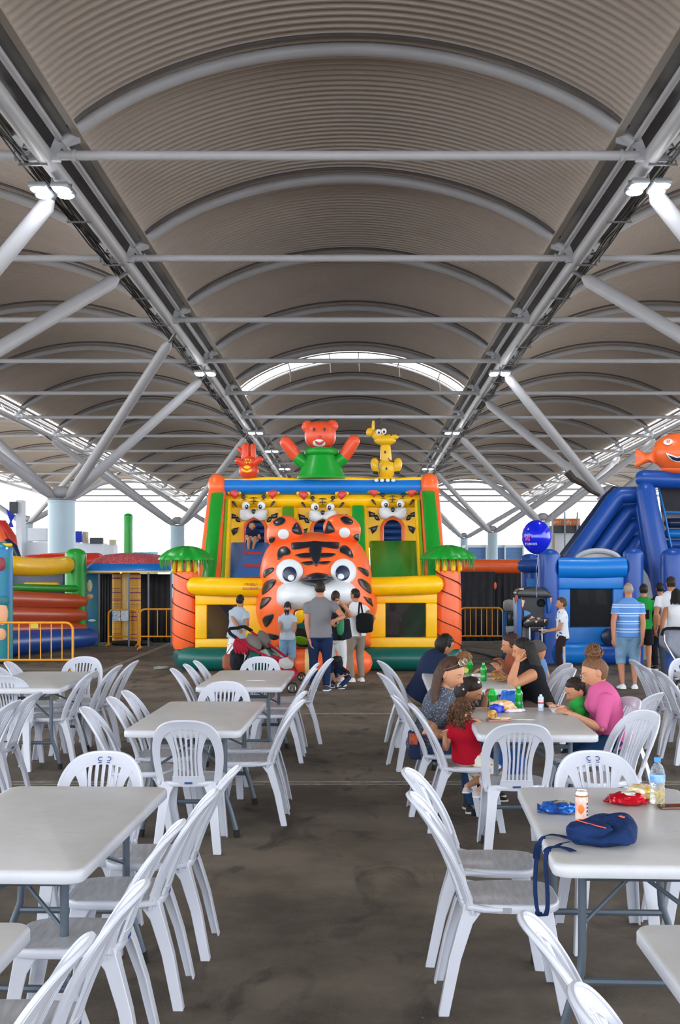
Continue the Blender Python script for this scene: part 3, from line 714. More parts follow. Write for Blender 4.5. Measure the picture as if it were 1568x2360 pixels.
for (nx, ny) in ((584.6, 1178.6), (744, 1181), (905.7, 1174.6)):
    o = lambda pts: [(nx+x, ny+y) for x, y in pts]
    DF = 24.13
    for sx in (-1, 1):
        flat_patch('paw_print', o([(x*sx, y) for x, y in [(-59, -40), (-60, -48), (-54, -52), (-51, -58), (-44, -59), (-38, -57), (-35, -50), (-29, -46), (-30, -39), (-44, -36)]]), V_ye, DF-.03, 3)
        flat_patch('ear_print', o([(x*sx, y) for x, y in [(-57, -42), (-52, -50), (-41, -51), (-32, -42), (-43, -28)]]), V_rd, DF-.05, 0)
        flat_patch('eye', o(oval(-18*sx, -13, 9.3, 9.6)), V_wh, DF-.0, 0); flat_patch('pupil', o(oval(-15.5*sx, -10.5, 4.3, 5.2)), V_bk, DF-.02, 0); flat_patch('eye_glint', o(oval(-16.5*sx, -12, 1.4, 1.6, 10)), V_wh, DF-.04, 0)
        flat_patch('stripe', o([(x*sx, y) for x, y in [(-29, -35), (-24, -38), (-18, -35), (-22, -29), (-26, -30)]]), V_bk, DF-.01, 3)
        flat_patch('stripe', o([(x*sx, y) for x, y in [(-50, -22), (-46, -24), (-41, -18), (-38, -10), (-45, -15)]]), V_bk, DF-.01, 3)
        flat_patch('stripe', o([(x*sx, y) for x, y in [(-56, 3), (-40, 8), (-42, 16), (-54, 17)]]), V_bk, DW-.015, 0)
        flat_patch('stripe', o([(x*sx, y) for x, y in [(-42, 14), (-36, 12), (-30, 24), (-38, 24), (-42, 19)]]), V_bk, DW-.015, 3)
        flat_patch('stripe', o([(x*sx, y) for x, y in [(-57, 42), (-34, 36), (-38, 48), (-47, 56), (-51, 46)]]), V_bk, DW-.015, 0)
        flat_patch('brow', o([(x*sx, y) for x, y in [(-27, -25), (-22, -28), (-16, -26), (-22, -26)]]), V_bk, DF-.01, 3)
    flat_patch('muzzle', o([(-30, -4), (-14, -5), (0, -2), (14, -5), (30, -4), (32, 8), (29, 18), (18, 22), (8, 18), (0, 15), (-8, 18), (-18, 22), (-29, 18), (-32, 8)]), V_wh, DF+.08, 4, .04)
    flat_patch('nose', o([(-5, -3), (0, -5), (5, -3), (3, 4), (0, 6), (-3, 4)]), V_bk, DF-.03, 3)
    for (w_, y) in ((10, -31.5), (9, -23.5), (5, -17.5)): flat_patch('forehead_line', o([(-w_-1, y+1.2), (-w_/2, y-1), (w_/2, y-1), (w_+1, y+1.2), (w_/2, y+.6), (-w_/2, y+.6)]), V_bk, DF-.012, 0)
    flat_patch('forehead_line', o([(-.9, -33), (.9, -33), (.9, -19), (-.9, -19)]), V_bk, DF-.014, 0)
# green pillars between bays and slides
def pil(x0, x1, yt, yb, xb0, xb1):
    slab('pillar', [(x0, yt, 24.0), (x1, yt, 24.0), (xb1, yb, 22.0), (xb0, yb, 22.0)], .3, V_gr, castle, .05)
    slab('pillar_side', [(x0-5, yt+1, 24.06), (x1+6, yt+1, 24.06), (xb1+8, yb, 22.06), (xb0-6, yb, 22.06)], .3, V_ye, castle, .05)
pil(650, 678, 1167, 1300, 648, 680); pil(811, 840, 1164, 1330, 812, 846)
slab('climbing_ramp', [(531, 1250, 23.9), (660, 1250, 23.9), (664, 1338, 22.0), (524, 1338, 22.0)], .4, V_bl, castle, .05)
for k, (y, d) in enumerate(((1275.5, 23.35), (1304.5, 22.72), (1333, 22.1))):
    tubeP('climbing_rung', [(563, y, d-.04), (604, y, d-.04)], 4.2, V_rd, castle, round_end=False)
slab('slide_bed', [(852, 1246, 23.9), (964, 1246, 23.9), (972, 1338, 22.0), (855, 1338, 22.0)], .4, V_gr, castle, .05)
slab('slide_rail', [(944, 1247, 23.85), (965, 1247, 23.85), (974, 1338, 21.95), (950, 1338, 21.95)], .3, V_gr, castle, .05)
# ---- tiger head
head = Puff(c3((715, 285), (1000, 320), (1230, 400), (1330, 530), (1385, 680), (1415, 860), (1460, 1050), (1462, 1200), (1405, 1350), (1390, 1500), (1385, 1615), (1200, 1660), (720, 1680), (330, 1670), (225, 1610), (130, 1450), (55, 1250), (60, 1050), (105, 880), (95, 760), (140, 560), (240, 410), (430, 330)), 21.0, .85, c=(732, 1370), sm=5, pw=2.6)
hp = head.mesh('tiger_head', V_or, castle)
earL = Puff(c3((210, 430), (175, 300), (215, 170), (330, 105), (450, 98), (560, 170), (610, 280), (560, 380), (380, 440)), 20.85, .28, sm=5); oL = earL.mesh('tiger_ear', V_or, castle)
earR = Puff(c3((845, 290), (840, 190), (920, 100), (1060, 75), (1190, 120), (1270, 220), (1265, 340), (1240, 400), (1050, 400), (900, 350)), 20.85, .28, sm=5); oR = earR.mesh('tiger_ear', V_or, castle)
for pf, pts, mm, nm in ((earL, c3((250, 165), (330, 110), (390, 130), (385, 175), (330, 205), (275, 210)), V_bk, 'stripe'), (earL, c3((470, 260), (520, 172), (565, 215), (595, 305), (520, 308)), V_bk, 'stripe'), (earL, c3((205, 345), (270, 342), (265, 390), (235, 412), (208, 400)), V_bk, 'stripe'), (earL, c3(*oval(372, 310, 66, 62, 14)), V_wh, 'ear_dot'),
        (earR, c3((1045, 115), (1100, 100), (1185, 155), (1165, 195), (1090, 190), (1040, 140)), V_bk, 'stripe'), (earR, c3((848, 300), (870, 210), (905, 155), (970, 265), (930, 295)), V_bk, 'stripe'), (earR, c3((1195, 325), (1255, 310), (1250, 385), (1215, 380)), V_bk, 'stripe'), (earR, c3(*oval(1085, 293, 65, 63, 14)), V_wh, 'ear_dot')):
    pf.patch(nm, pts, mm, castle, sm=4 if nm == 'stripe' else 0)
H = lambda nm, pts, mm, **k: head.patch(nm, pts, mm, castle, **k)
for pts in (((465, 440), (480, 405), (600, 400), (740, 395), (760, 455), (670, 462), (490, 488)), ((740, 395), (870, 397), (1010, 400), (1020, 440), (1005, 480), (815, 455), (740, 460)), ((672, 400), (815, 400), (815, 520), (800, 600), (780, 655), (755, 685), (725, 655), (700, 600), (675, 520)),
            ((512, 545), (680, 525), (700, 580), (600, 588), (545, 575)), ((815, 530), (978, 535), (940, 570), (860, 580), (800, 575)), ((582, 635), (700, 622), (720, 655), (660, 672), (610, 660)), ((790, 630), (918, 622), (890, 655), (840, 662), (780, 650)),
            ((300, 600), (300, 530), (330, 465), (400, 450), (450, 500), (440, 545), (370, 560), (325, 600)), ((1035, 515), (1040, 460), (1090, 435), (1150, 480), (1190, 570), (1165, 585), (1100, 545)),
            ((140, 820), (140, 740), (200, 705), (255, 700), (245, 740), (180, 790)), ((120, 1015), (140, 890), (200, 845), (275, 840), (260, 900), (200, 960)), ((95, 1185), (115, 1070), (160, 1045), (222, 1045), (190, 1110)), ((125, 1310), (170, 1255), (250, 1240), (230, 1320), (165, 1395)), ((178, 1490), (200, 1465), (280, 1480), (320, 1510), (270, 1545), (215, 1530)),
            ((1252, 690), (1355, 730), (1363, 800), (1320, 780), (1255, 715)), ((1250, 835), (1300, 835), (1385, 900), (1398, 1005), (1330, 960), (1270, 900)), ((1310, 1035), (1400, 1060), (1418, 1155), (1360, 1105)), ((1350, 1260), (1400, 1290), (1390, 1350), (1350, 1330))):
    H('stripe', c3(*pts), V_bk, sm=3 if len(pts) > 4 else 0, lift=.016)
for ex, ey, rx, ry, px_, py_ in ((443, 745, 158, 148, 443, 775), (1073, 745, 152, 152, 1063, 762)):
    H('eye_white', c3(*oval(ex, ey, rx, ry, 28)), V_wh, sm=0, lift=.03, puff=.05)
    H('pupil_rim', c3(*oval(px_, py_, 92, 98, 24)), V_wh, sm=0, lift=.085, puff=.01); H('pupil', c3(*oval(px_, py_, 84, 90, 24)), V_nv, sm=0, lift=.10, puff=.02)
    H('pupil_glint', c3(*oval(px_+(18 if ex < 700 else -22), py_+42, 39, 36, 16)), V_wh, sm=0, lift=.13, puff=.015)
mzL = Puff(c3((290, 1050), (310, 940), (400, 870), (560, 845), (700, 870), (790, 960), (800, 1090), (700, 1170), (540, 1195), (390, 1165), (310, 1120)), 20.3, .42, pw=2); mzL.mesh('muzzle', V_wh, castle)
mzR = Puff(c3((700, 960), (800, 860), (950, 835), (1120, 865), (1210, 930), (1215, 1040), (1150, 1120), (1030, 1150), (850, 1140), (740, 1080)), 20.28, .42, pw=2); mzR.mesh('muzzle', V_wh, castle)
ns = Puff(c3((570, 850), (620, 800), (750, 755), (880, 775), (950, 820), (900, 870), (780, 905), (640, 895)), 20.0, .3, pw=2); ns.mesh('nose', V_bk, castle)
H('mouth_shade_patch', c3((500, 1200), (640, 1190), (820, 1190), (1000, 1170), (1120, 1200), (1130, 1400), (1110, 1600), (900, 1625), (700, 1625), (520, 1600), (500, 1400)), V_mouth, sm=4, lift=.0)  # dark patch on the head surface, painted shade instead of a real opening
H('inner_lining', c3((510, 1215), (620, 1200), (600, 1330), (520, 1345)), V_ye, sm=3, lift=.03); H('inner_lining', c3((520, 1360), (640, 1340), (640, 1420), (530, 1400)), V_dg, sm=3, lift=.03); H('inner_lining', c3((520, 1500), (640, 1520), (640, 1600), (530, 1590)), V_lg, sm=3, lift=.03)
H('inner_lining', c3((1090, 1240), (1120, 1240), (1120, 1600), (1095, 1600)), V_or, sm=0, lift=.04)
for sx, x in ((-1, 508), (1, 1125)): 
    pass
# printed words on the yellow tube
def text(body, size, loc, rot, m, name, parent, depth=.002, align='CENTER', mirror=False):
    cu = bpy.data.curves.new(name, 'FONT'); cu.body = body; cu.size = size; cu.extrude = depth; cu.align_x = align; cu.align_y = 'CENTER'
    cu.materials.append(m); o = bpy.data.objects.new(name, cu); C.objects.link(o); o.parent = parent
    Mi = local_to_world(parent).inverted() if parent is not None else Matrix.Identity(4)
    o.matrix_basis = Mi @ (Matrix.Translation(Vector(loc)) @ Euler(rot).to_matrix().to_4x4())
    dg = bpy.context.evaluated_depsgraph_get(); me = bpy.data.meshes.new_from_object(o.evaluated_get(dg)); mb_ = o.matrix_basis.copy()
    bpy.data.objects.remove(o); o = bpy.data.objects.new(name, me); C.objects.link(o); o.parent = parent; o.matrix_basis = mb_
    return o
M_redink = mat('red_print', '#b63a4a', .5)
q = P(577, 1354, 20.62)
text('79 SAU', .065, (q.x, 20.672, q.z+.05), (R(90), 0, 0), M_redink, 'printed_words', castle, .006)
text('BO-USIAO', .058, (q.x, 20.665, q.z-.02), (R(90), 0, 0), M_redink, 'printed_words', castle, .006)

# ---------------------------------------------------------------- balloon figures on the roof beam
def E(b, x, y, d, rx, ry, ryd=None, rot=0, p=1.0):
    s_ = d/FPX; b.ell(P(x, y, d), (rx*s_, (ryd or rx*.8)*s_, ry*s_), Matrix.Rotation(R(rot), 3, 'Y'), 24, 16, p); return b
BD = 24.2
bear = empty('bear_balloon', 'orange inflatable bear in a green jumper with raised arms on the castle roof', 'balloon figure', P(741, 1103, BD))
E(MB(), 738.6, 1003, BD, 36.5, 32, 30, p=.85).build('head', V_tm, bear)
for x, y in ((709.4, 983), (766.4, 981.5)): E(MB(), x, y, BD+.05, 13.5, 13.5, 8).build('ear', V_tm, bear)
b = MB(); s_ = BD/FPX; c0 = P(741, 1103, BD)
b.lathe([(55*s_, -.01), (56*s_, .03), (51*s_, 12*s_), (44*s_, 28*s_), (37*s_, 44*s_), (32*s_, 56*s_)], c0, 30); b.build('jumper', V_gr, bear)
b = MB(); b.path([(c0.x+31*s_*math.cos(a), BD+31*s_*math.sin(a), Z(1042, BD)) for a in np.linspace(0, 2*math.pi, 25)[:-1]], 9*s_, 12, loop=True); b.build('collar', V_gr, bear)
for sx, (x0, y0, x1, y1, x2, y2) in ((-1, (702, 1068, 684, 1053, 659, 1019)), (1, (776, 1068, 793, 1053, 816, 1016))):
    cap(MB(), [(x0, y0, BD-.02), (x1, y1, BD-.04)], [15, 14.5]).build('sleeve', V_gr, bear); cap(MB(), [(x1, y1, BD-.04), ((x1+x2)/2, (y1+y2)/2, BD-.06), (x2, y2, BD-.08)], [14.2, 14.8, 14]).build('arm', V_tm, bear)
fd = BD-.26
def onface(nm, pts, m, d, par, sm=0, puff=.012): 
    o = flat_patch(nm, pts, m, d, sm, puff); o.parent = par; o.matrix_basis = Matrix.Identity(4)
    me = o.data; off = local_to_world(castle).translation-local_to_world(par).translation; me.transform(Matrix.Translation(off)); return o
E(MB(), 736.6, 1017, BD-.13, 19.5, 13.5, 14).build('muzzle', V_wh, bear)
onface('nose', [(732, 1004.5), (737, 1003.5), (742, 1004.5), (737, 1012)], V_rd, fd-.005, bear)
onface('mouth', [(725, 1015), (731, 1018), (737, 1019), (743, 1018), (749, 1014.5), (745, 1022), (737, 1025.5), (729, 1022.5)], V_rd, fd+.01, bear, 2)
for x in (724, 748.3): onface('eye', oval(x, 990, 2.2, 4.2, 12), V_bk, fd+.01, bear)
rab = empty('rabbit_balloon', 'small red-orange inflatable hand-like rabbit with yellow face print on the castle roof left end', 'balloon figure', P(574, 1103, BD))
V_ro = vinyl('red_orange_balloon', '#dc4422')
E(MB(), 574, 1085, BD, 23, 20, 20).build('body', V_ro, rab); E(MB(), 574, 1066, BD, 19, 16, 16).build('chest', V_ro, rab)
for pts, r in ((((566, 1062, BD), (566, 1030, BD)), 9.5), (((583, 1062, BD), (583.5, 1029, BD)), 7)): cap(MB(), pts, r).build('tall_ear', V_ro, rab)
cap(MB(), [(560, 1045, BD), (549, 1032, BD)], [6, 3]).build('thumb', V_ro, rab)
for pts in (((562, 1070, BD-.05), (549, 1062, BD-.08)), ((586, 1068, BD-.05), (599, 1059, BD-.08))): cap(MB(), pts, [8, 8]).build('arm', V_ro, rab)
rd = BD-.185
onface('yellow_smile', [(556, 1079), (562, 1084), (574, 1085), (581, 1080), (580, 1087), (570, 1089.5), (559, 1087)], V_ye, rd, rab, 2); onface('yellow_snout', oval(570, 1077, 8, 4.5, 14), V_ye, rd, rab)
for x, y in ((567, 1060), (572, 1059), (578, 1061), (569, 1066), (575, 1066)): onface('yellow_spot', [(x-2, y-2), (x+2, y-2), (x+1.6, y+2), (x-1.6, y+2)], V_ye, BD-.15, rab)
gir = empty('giraffe_balloon', 'yellow inflatable giraffe with bulging eyes on the castle roof right end', 'balloon figure', P(890, 1105, BD))
V_gi = vinyl('giraffe_yellow', '#e6b414')
E(MB(), 890, 1080, BD, 22, 26, 18).build('body', V_gi, gir); cap(MB(), [(890, 1066, BD), (889, 1030, BD)], [14, 12]).build('neck', V_gi, gir)
E(MB(), 888, 1015, BD-.03, 25, 12, 16).build('jaw', V_gi, gir); cap(MB(), [(895, 1008, BD-.05), (914, 1007, BD-.07)], [7, 5.5]).build('snout', V_gi, gir)
E(MB(), 872, 1003, BD, 14, 14, 12).build('head', V_gi, gir); E(MB(), 853, 996, BD, 9, 10, 7).build('ear', V_gi, gir)
cap(MB(), [(860, 990, BD), (861, 972, BD)], [3.5, 3.2]).build('horn', V_gi, gir); cap(MB(), [(867, 983, BD), (876, 968, BD)], [1.2, 4]).build('tuft', V_bk, gir)
for x, y in ((873, 996), (885, 994)):
    E(MB(), x, y, BD-.12, 6.2, 7, 5).build('eye', V_wh, gir); E(MB(), x+.6, y+1, BD-.155, 2.6, 3, 3).build('pupil', V_bk, gir)
for x in (902, 918): E(MB(), x, 1002, BD-.1, 2, 2, 2).build('nostril', V_bk, gir)
for x, sx in ((866, -1), (916, 1)): E(MB(), x, 1073, BD-.02, 11, 18, 10, rot=sx*14).build('arm', V_gi, gir); E(MB(), x, 1089, BD-.02, 8, 4, 8).build('paw', V_bk, gir)
for x, y in ((888, 1042), (891, 1080)): E(MB(), x, y, BD-(.12 if y < 1060 else .17), 2.2, 3.2, 1.5).build('spot', V_bk, gir)
for pts in (((877, 1060), (872, 1072), (876, 1085), (873, 1096)), ((896, 1056), (899, 1062), (908, 1064))): cap(MB(), [(x, y, BD-.15) for x, y in pts], 1.3, n=6).build('outline', V_bk, gir)
E(MB(), 890, 1103, BD, 30, 4.5, 20).build('foot_base', V_gi, gir)
for k in range(4): E(MB(), 868+k*13, 1107, BD-.16, 5, 4, 3).build('claw', V_wh, gir)

# ---------------------------------------------------------------- left inflatable (blue base, rust wall, green post)
li_ = empty('left_bouncy_castle', 'inflatable pen with rust orange tubes, green post and blue base at the left edge', 'inflatable', (-6.5, 25, 0))
def seg(x0, y0, d0, x1, y1, d1, r0, r1, nm, m, par=None, k=5, sag=0):
    pts = [(x0+(x1-x0)*t, y0+(y1-y0)*t+sag*4*t*(1-t), d0+(d1-d0)*t) for t in np.linspace(0, 1, k)]
    return tubeP(nm, pts, [r0+(r1-r0)*t for t in np.linspace(0, 1, k)], m, par or li_)
seg(-60, 1488, 22.8, 205, 1469, 27, 36, 21, 'base_tube', V_db)
for k in range(3):
    seg(-40, 1378+k*37, 23.2, 186, 1386+k*32, 27, 22, 17, 'wall_tube', V_bro)
seg(-20, 1352, 23.6, 185, 1357, 27, 9, 8, 'green_rim', V_gr)
seg(20, 1302, 23.8, 152, 1302, 26.6, 23, 20, 'yellow_tube', V_ye, sag=5)
colP('green_post', 150, 199, 1264, 1480, 27.0, V_gr, li_)
slab('navy_back', [(20, 1310, 29), (150, 1315, 29), (150, 1400, 29), (20, 1400, 29)], .2, V_nv, li_, .05)
tubeP('inner_step', [(62, 1352, 28), (130, 1352, 28)], 10, V_ye, li_)
V_print = mat('blue_sea_print', '#2b7fc4', .4, col2='#1b8f86', vscale=2.2)
colP('printed_post', -32, 29, 1249, 1530, 22.6, V_print, li_)
tubeP('post_rim', [(-25, 1256, 22.5), (25, 1256, 22.5)], 4, V_ye, li_)
for (x, y, rx, ry, m) in ((6, 1415, 13, 26, mat('peach_print', '#e2a57b', .45)), (3, 1462, 12, 14, mat('peach_print', '#e2a57b')), (8, 1385, 14, 12, mat('teal_print', '#176b73', .45)), (2, 1300, 11, 16, mat('maroon_print', '#8c2f3e', .45)), (16, 1264, 3, 3, V_wh)):
    E(MB(), x, y, 22.33, rx, ry, 3).build('print_patch', m, li_)
tubeP('red_dome', [(-60, 1260, 30), (-30, 1215, 30), (5, 1215, 30), (22, 1240, 30), (30, 1290, 30)], [20, 20, 18, 16, 14], V_rd, li_)
tubeP('dome_tube', [(-60, 1265, 29.5), (-30, 1235, 29.5), (-2, 1232, 29.5), (12, 1260, 29.5)], 13, V_or, li_)
tubeP('navy_arch', [(18, 1250, 29), (32, 1262, 29), (42, 1290, 29)], 9, V_nv, li_)
# far inflatables and tube
fi = empty('far_inflatable', 'low red and yellow inflatable far behind the left column', 'inflatable', (X(150, 40), 40, 0))
seg(70, 1300, 40, 225, 1292, 40, 22, 18, 'red_tube', V_rd, fi); seg(95, 1283, 40, 180, 1278, 40, 7, 6, 'orange_tube', V_or, fi); seg(60, 1330, 39.6, 240, 1330, 39.6, 24, 24, 'blue_tube', V_db, fi)
b = MB(); b.box((X(150, 40), 40, .5), (2.6, 1, 1)); b.build('cushion', V_db, fi, bevel=.1)
gt = empty('green_tube_dancer', 'upright green inflatable tube above the striped canopy', 'inflatable', (X(295, 30), 30, 0)); colP('tube', 285, 306, 1183, 1480, 30, V_gr, gt)
# ---------------------------------------------------------------- canopy stall
stall = empty('canopy_stall', 'small ride stall with red meshed dome, blue and yellow eave and black curtains', 'stall', (X(290, 28), 28, 0))
SD = 28.0; sx0, sx1 = X(180, 27), X(394, 27); cxm = (sx0+sx1)/2; hw = (sx1-sx0)/2
b = MB(); n = 40
def rect(f, z, rr_=.5): return [(cxm+hw*f*math.copysign(abs(math.cos(a))**rr_, math.cos(a)), SD+hw*f*math.copysign(abs(math.sin(a))**rr_, math.sin(a)), z) for a in np.linspace(0, 2*math.pi, n, endpoint=False)]
b.rings([rect(1.0, 1.66), rect(1.0, 1.70)]); b.build('eave_trim', V_ye, stall)
b = MB(); b.rings([rect(1.0, 1.70), rect(.98, 1.76), rect(.86, 1.86)]); b.build('eave_skirt', V_bl, stall)
M_redmesh = mat('red_mesh', '#a8202c', .5, col2='#d3757c', vscale=30)
b = MB(); b.rings([rect(.87, 1.85), rect(.78, 1.97, .7), rect(.6, 2.06, .8), rect(.3, 2.10, 1), rect(.05, 2.11, 1)]); b.build('dome', M_redmesh, stall, angle=70)
rg = random.Random(2)
for k in range(46):                 # knots of the mesh on the dome
    a = -math.pi*rg.random(); f = rg.uniform(.35, .8); z = 1.97+.12*(1-(f/.8)**2)
    b = MB(); b.ell((cxm+hw*f*math.cos(a)*.95, SD+hw*f*math.sin(a)*.95, z), .016, nu=6, nv=4); b.build('mesh_knot', V_wh, stall)
for k, x in enumerate((232, 300, 345, 395)):
    b = MB(); b.box((X(x, 27.4), 27.25 if k < 3 else 27.4, .83), (.035, .035, 1.66)); b.build('post', M_tleg, stall, smooth=False)
def curtain(x0, x1, y0, y1, d, m, par, nm='curtain', amp=.03, k=26, zb=.03, ztop=None):
    b = MB(); zt = ztop or Z(y0, d); rows = []
    for f in (0, .5, 1):
        rows.append([(X(x0+(x1-x0)*i/k, d), d+amp*math.sin(i*1.3+f)*(.4+f), zt+(zb-zt)*f) for i in range(k+1)])
    v = [p for r in rows for p in r]; w_ = k+1; b.add(v, [(j*w_+i, j*w_+i+1, (j+1)*w_+i+1, (j+1)*w_+i) for j in range(2) for i in range(k)]); 
    o = b.build(nm, m, par); sd = o.modifiers.new('s', 'SOLIDIFY'); sd.thickness = .012; return o
curtain(226, 262, 1323, 1480, 28.3, M_curtain, stall); curtain(322, 396, 1323, 1480, 28.2, M_curtain, stall); curtain(228, 396, 1323, 1480, 29.2, M_curtain, stall)
M_poster = mat('yellow_printed_column', '#dfa62c', .5); ntp = M_poster.node_tree; bp_ = ntp.nodes['Principled BSDF']
tcp = ntp.nodes.new('ShaderNodeTexCoord'); sep = ntp.nodes.new('ShaderNodeSeparateXYZ'); ntp.links.new(tcp.outputs['Object'], sep.inputs[0])
wv = ntp.nodes.new('ShaderNodeTexNoise'); wv.noise_dimensions = '1D'; wv.inputs['Scale'].default_value = 22; wv.inputs['Detail'].default_value = 1; ntp.links.new(sep.outputs['Z'], wv.inputs['W'])
rp = ntp.nodes.new('ShaderNodeValToRGB'); rp.color_ramp.interpolation = 'CONSTANT'; ee = rp.color_ramp.elements; ee[0].color = (*lin('#7d2a68'), 1); ee[1].position = .36; ee[1].color = (*lin('#e0a72e'), 1)
for ps, cc in ((.55, '#b9504f'), (.58, '#e6b84a'), (.66, '#2f7f94'), (.69, '#d89a28')): e_ = ee.new(ps); e_.color = (*lin(cc), 1)
ntp.links.new(wv.outputs['Fac'], rp.inputs['Fac']); ntp.links.new(rp.outputs[0], bp_.inputs['Base Color'])
colP('printed_column', 259, 279, 1318, 1478, 27.9, M_poster, stall); colP('printed_column', 298, 325, 1318, 1478, 27.7, M_poster, stall); colP('cream_column', 279, 297, 1318, 1478, 28.0, V_cr, stall)
slab('printed_side_wall', [(197, 1323, 27.3), (224, 1323, 27.6), (227, 1488, 27.6), (200, 1488, 27.3)], .1, V_print, stall, .02)
for (x, y, rx, ry, c_) in ((207, 1350, 6, 14, '#d6c3a0'), (208, 1375, 7, 6, '#e0a47a'), (212, 1430, 9, 3, '#dfe8ee')): E(MB(), x, y, 27.25, rx, ry, 2).build('print_patch', mat('print'+c_, c_, .5), stall)
# paper notices
for x0, x1, c_ in ((259, 277, '#4f8fc0'), (279, 296, '#a9c8dc')):
    nt_ = slab('notice_board', [(x0, 1407, 27.0), (x1, 1407, 27.0), (x1, 1431, 27.0), (x0, 1431, 27.0)], .01, mat('notice'+c_, c_, .6, col2='#dfe8ee', vscale=18), None, 0)
    nt_.name = 'notice_board'; tag(nt_, 'small printed notice hung on the barrier by the canopy stall, '+('left' if x0 < 270 else 'right')+' one', 'notice')
# ---------------------------------------------------------------- crowd barriers
M_bar = mat('yellow_barrier_paint', '#ee9f14', .4, var=.1, vscale=8)
def barrier(x0, x1, y0, y1, d, feet_y, n, label, both=True):
    xa, xb, zt, zb = X(x0, d), X(x1, d), Z(y0, d), Z(y1, d); t = empty('crowd_barrier', label, 'barrier', ((xa+xb)/2, d, 0), group='yellow crowd barriers')
    r = .12; b = MB()
    pts = [(xa, d, .02)]+[(xa+r-r*math.cos(a), d, zt-r+r*math.sin(a)) for a in np.linspace(0, math.pi/2, 6)]+[(xb-r+r*math.sin(a), d, zt-r+r*math.cos(a)) for a in np.linspace(0, math.pi/2, 6)]+[(xb, d, .02)]
    b.path(pts, .021, 10); b.build('frame', M_bar, t)
    b = MB(); b.tube((xa, d, zb), (xb, d, zb), .017, n=8); b.build('lower_rail', M_bar, t)
    for k in range(1, n): b = MB(); x = xa+(xb-xa)*k/n; b.tube((x, d, zb), (x, d, zt), .0095, n=6); b.build('bar', M_bar, t)
    for x in (xa, xb): b = MB(); b.path([(x, d-.28, .015), (x, d-.2, .05), (x, d+.2, .05), (x, d+.28, .015)], .014, 6); b.build('foot', M_bar, t)
    return t
B1 = barrier(-130, 168, 1435, 1521, 20.6, 0, 12, 'yellow crowd barrier in front of the left inflatable')
slab('plate', [(70, 1437, 20.57), (88, 1437, 20.57), (88, 1448, 20.57), (70, 1448, 20.57)], .01, mat('yellow_plate', '#c9b02c'), B1, 0)
barrier(250, 318, 1405, 1467, 27.3, 0, 4, 'yellow crowd barrier before the canopy stall'); barrier(322, 425, 1404, 1467, 26.2, 0, 5, 'yellow crowd barrier half hidden by the left palm tower')
barrier(1060, 1160, 1401, 1466, 26.8, 0, 8, 'yellow crowd barrier before the black curtain on the right')
# ---------------------------------------------------------------- right background
wl = empty('curtained_inflatable', 'long orange tube over black curtain wall right of the castle', 'inflatable', (X(1125, 29), 29, 0))
seg(1040, 1306, 29, 1215, 1306, 29, 17, 17, 'orange_tube', V_or, wl); curtain(1052, 1141, 1318, 1480, 28.7, M_curtain, wl); curtain(1139, 1216, 1322, 1480, 28.9, M_curtain, wl)
for y in (1345, 1372, 1399): seg(1142, y, 29.1, 1215, y, 29.1, 12, 12, 'dark_tube', V_bk, wl)
E(MB(), 1142, 1350, 28.6, 3, 9, 2).build('orange_tab', V_or, wl)
V_mid = vinyl('royal_blue_vinyl', '#12479a')
bc = empty('blue_bouncy_castle', 'blue inflatable castle with posts and a dark netted window on the right', 'inflatable', (X(1360, 23), 23, 0))
BDp = 22.2
colP('post', 1201, 1242, 1276, 1530, 23.4, V_db, bc); tubeP('side_tube', [(1208, 1304, 23.2), (1240, 1304, 22.9)], 16, V_db, bc); colP('post', 1241, 1289, 1265, 1530, BDp, V_db, bc); colP('post', 1437, 1483, 1263, 1530, BDp, V_db, bc)
tubeP('top_tube', [(1285, 1308, BDp), (1362, 1309, BDp-.02), (1441, 1307, BDp)], 24, V_lb, bc, round_end=False)
slab('side_panel', [(1214, 1333, 23), (1236, 1334, 22.9), (1233, 1360, 22.9), (1216, 1360, 23)], .03, V_lb, bc, 0)
D2 = BDp-.04
slab('front_panel', [(1287, 1325, D2), (1440, 1325, D2), (1440, 1357, D2), (1287, 1357, D2)], .15, V_lb, bc, .02); slab('front_panel', [(1287, 1445, D2), (1440, 1445, D2), (1440, 1505, D2), (1287, 1505, D2)], .15, V_lb, bc, .02)
slab('front_panel', [(1287, 1357, D2), (1315, 1357, D2), (1315, 1445, D2), (1287, 1445, D2)], .15, V_lb, bc, .02); slab('front_panel', [(1414, 1357, D2), (1440, 1357, D2), (1440, 1445, D2), (1414, 1445, D2)], .15, V_lb, bc, .02)
slab('window_net', [(1314, 1356, D2+.08), (1415, 1356, D2+.08), (1415, 1446, D2+.08), (1314, 1446, D2+.08)], .01, M_net, bc, 0)
slab('inner_wall', [(1290, 1330, D2+1.6), (1440, 1330, D2+1.6), (1440, 1500, D2+1.6), (1290, 1500, D2+1.6)], .05, V_nv, bc, 0)
for x, c_ in ((1345, '#8a8f98'), (1385, '#9aa2ad')): slab('inner_drape', [(x-12, 1358, D2+.9), (x+10, 1358, D2+.9), (x+16, 1392, D2+.9), (x-8, 1392, D2+.9)], .1, mat('drape'+c_, c_, .6), bc, .02)
tubeP('base_tube', [(1296, 1506, BDp-.12), (1356, 1506, BDp-.12)], 25, V_lb, bc); tubeP('base_tube', [(1372, 1508, BDp-.12), (1436, 1508, BDp-.12)], 23, V_db, bc)
E(MB(), 1405, 1468, BDp-.2, 20, 21, 6).build('round_door', V_nv, bc)
b = MB(); b.path([P(1379+52*math.cos(a), 1296-27*math.sin(a), 23.2) for a in np.linspace(0, math.pi, 14)], .05, 8); b.build('pale_arch', V_gy, bc)
slab('pale_lunette', [(1379+50*math.cos(a), 1297-26*math.sin(a), 23.25) for a in np.linspace(0, math.pi, 12)], .1, V_gy, bc, 0)
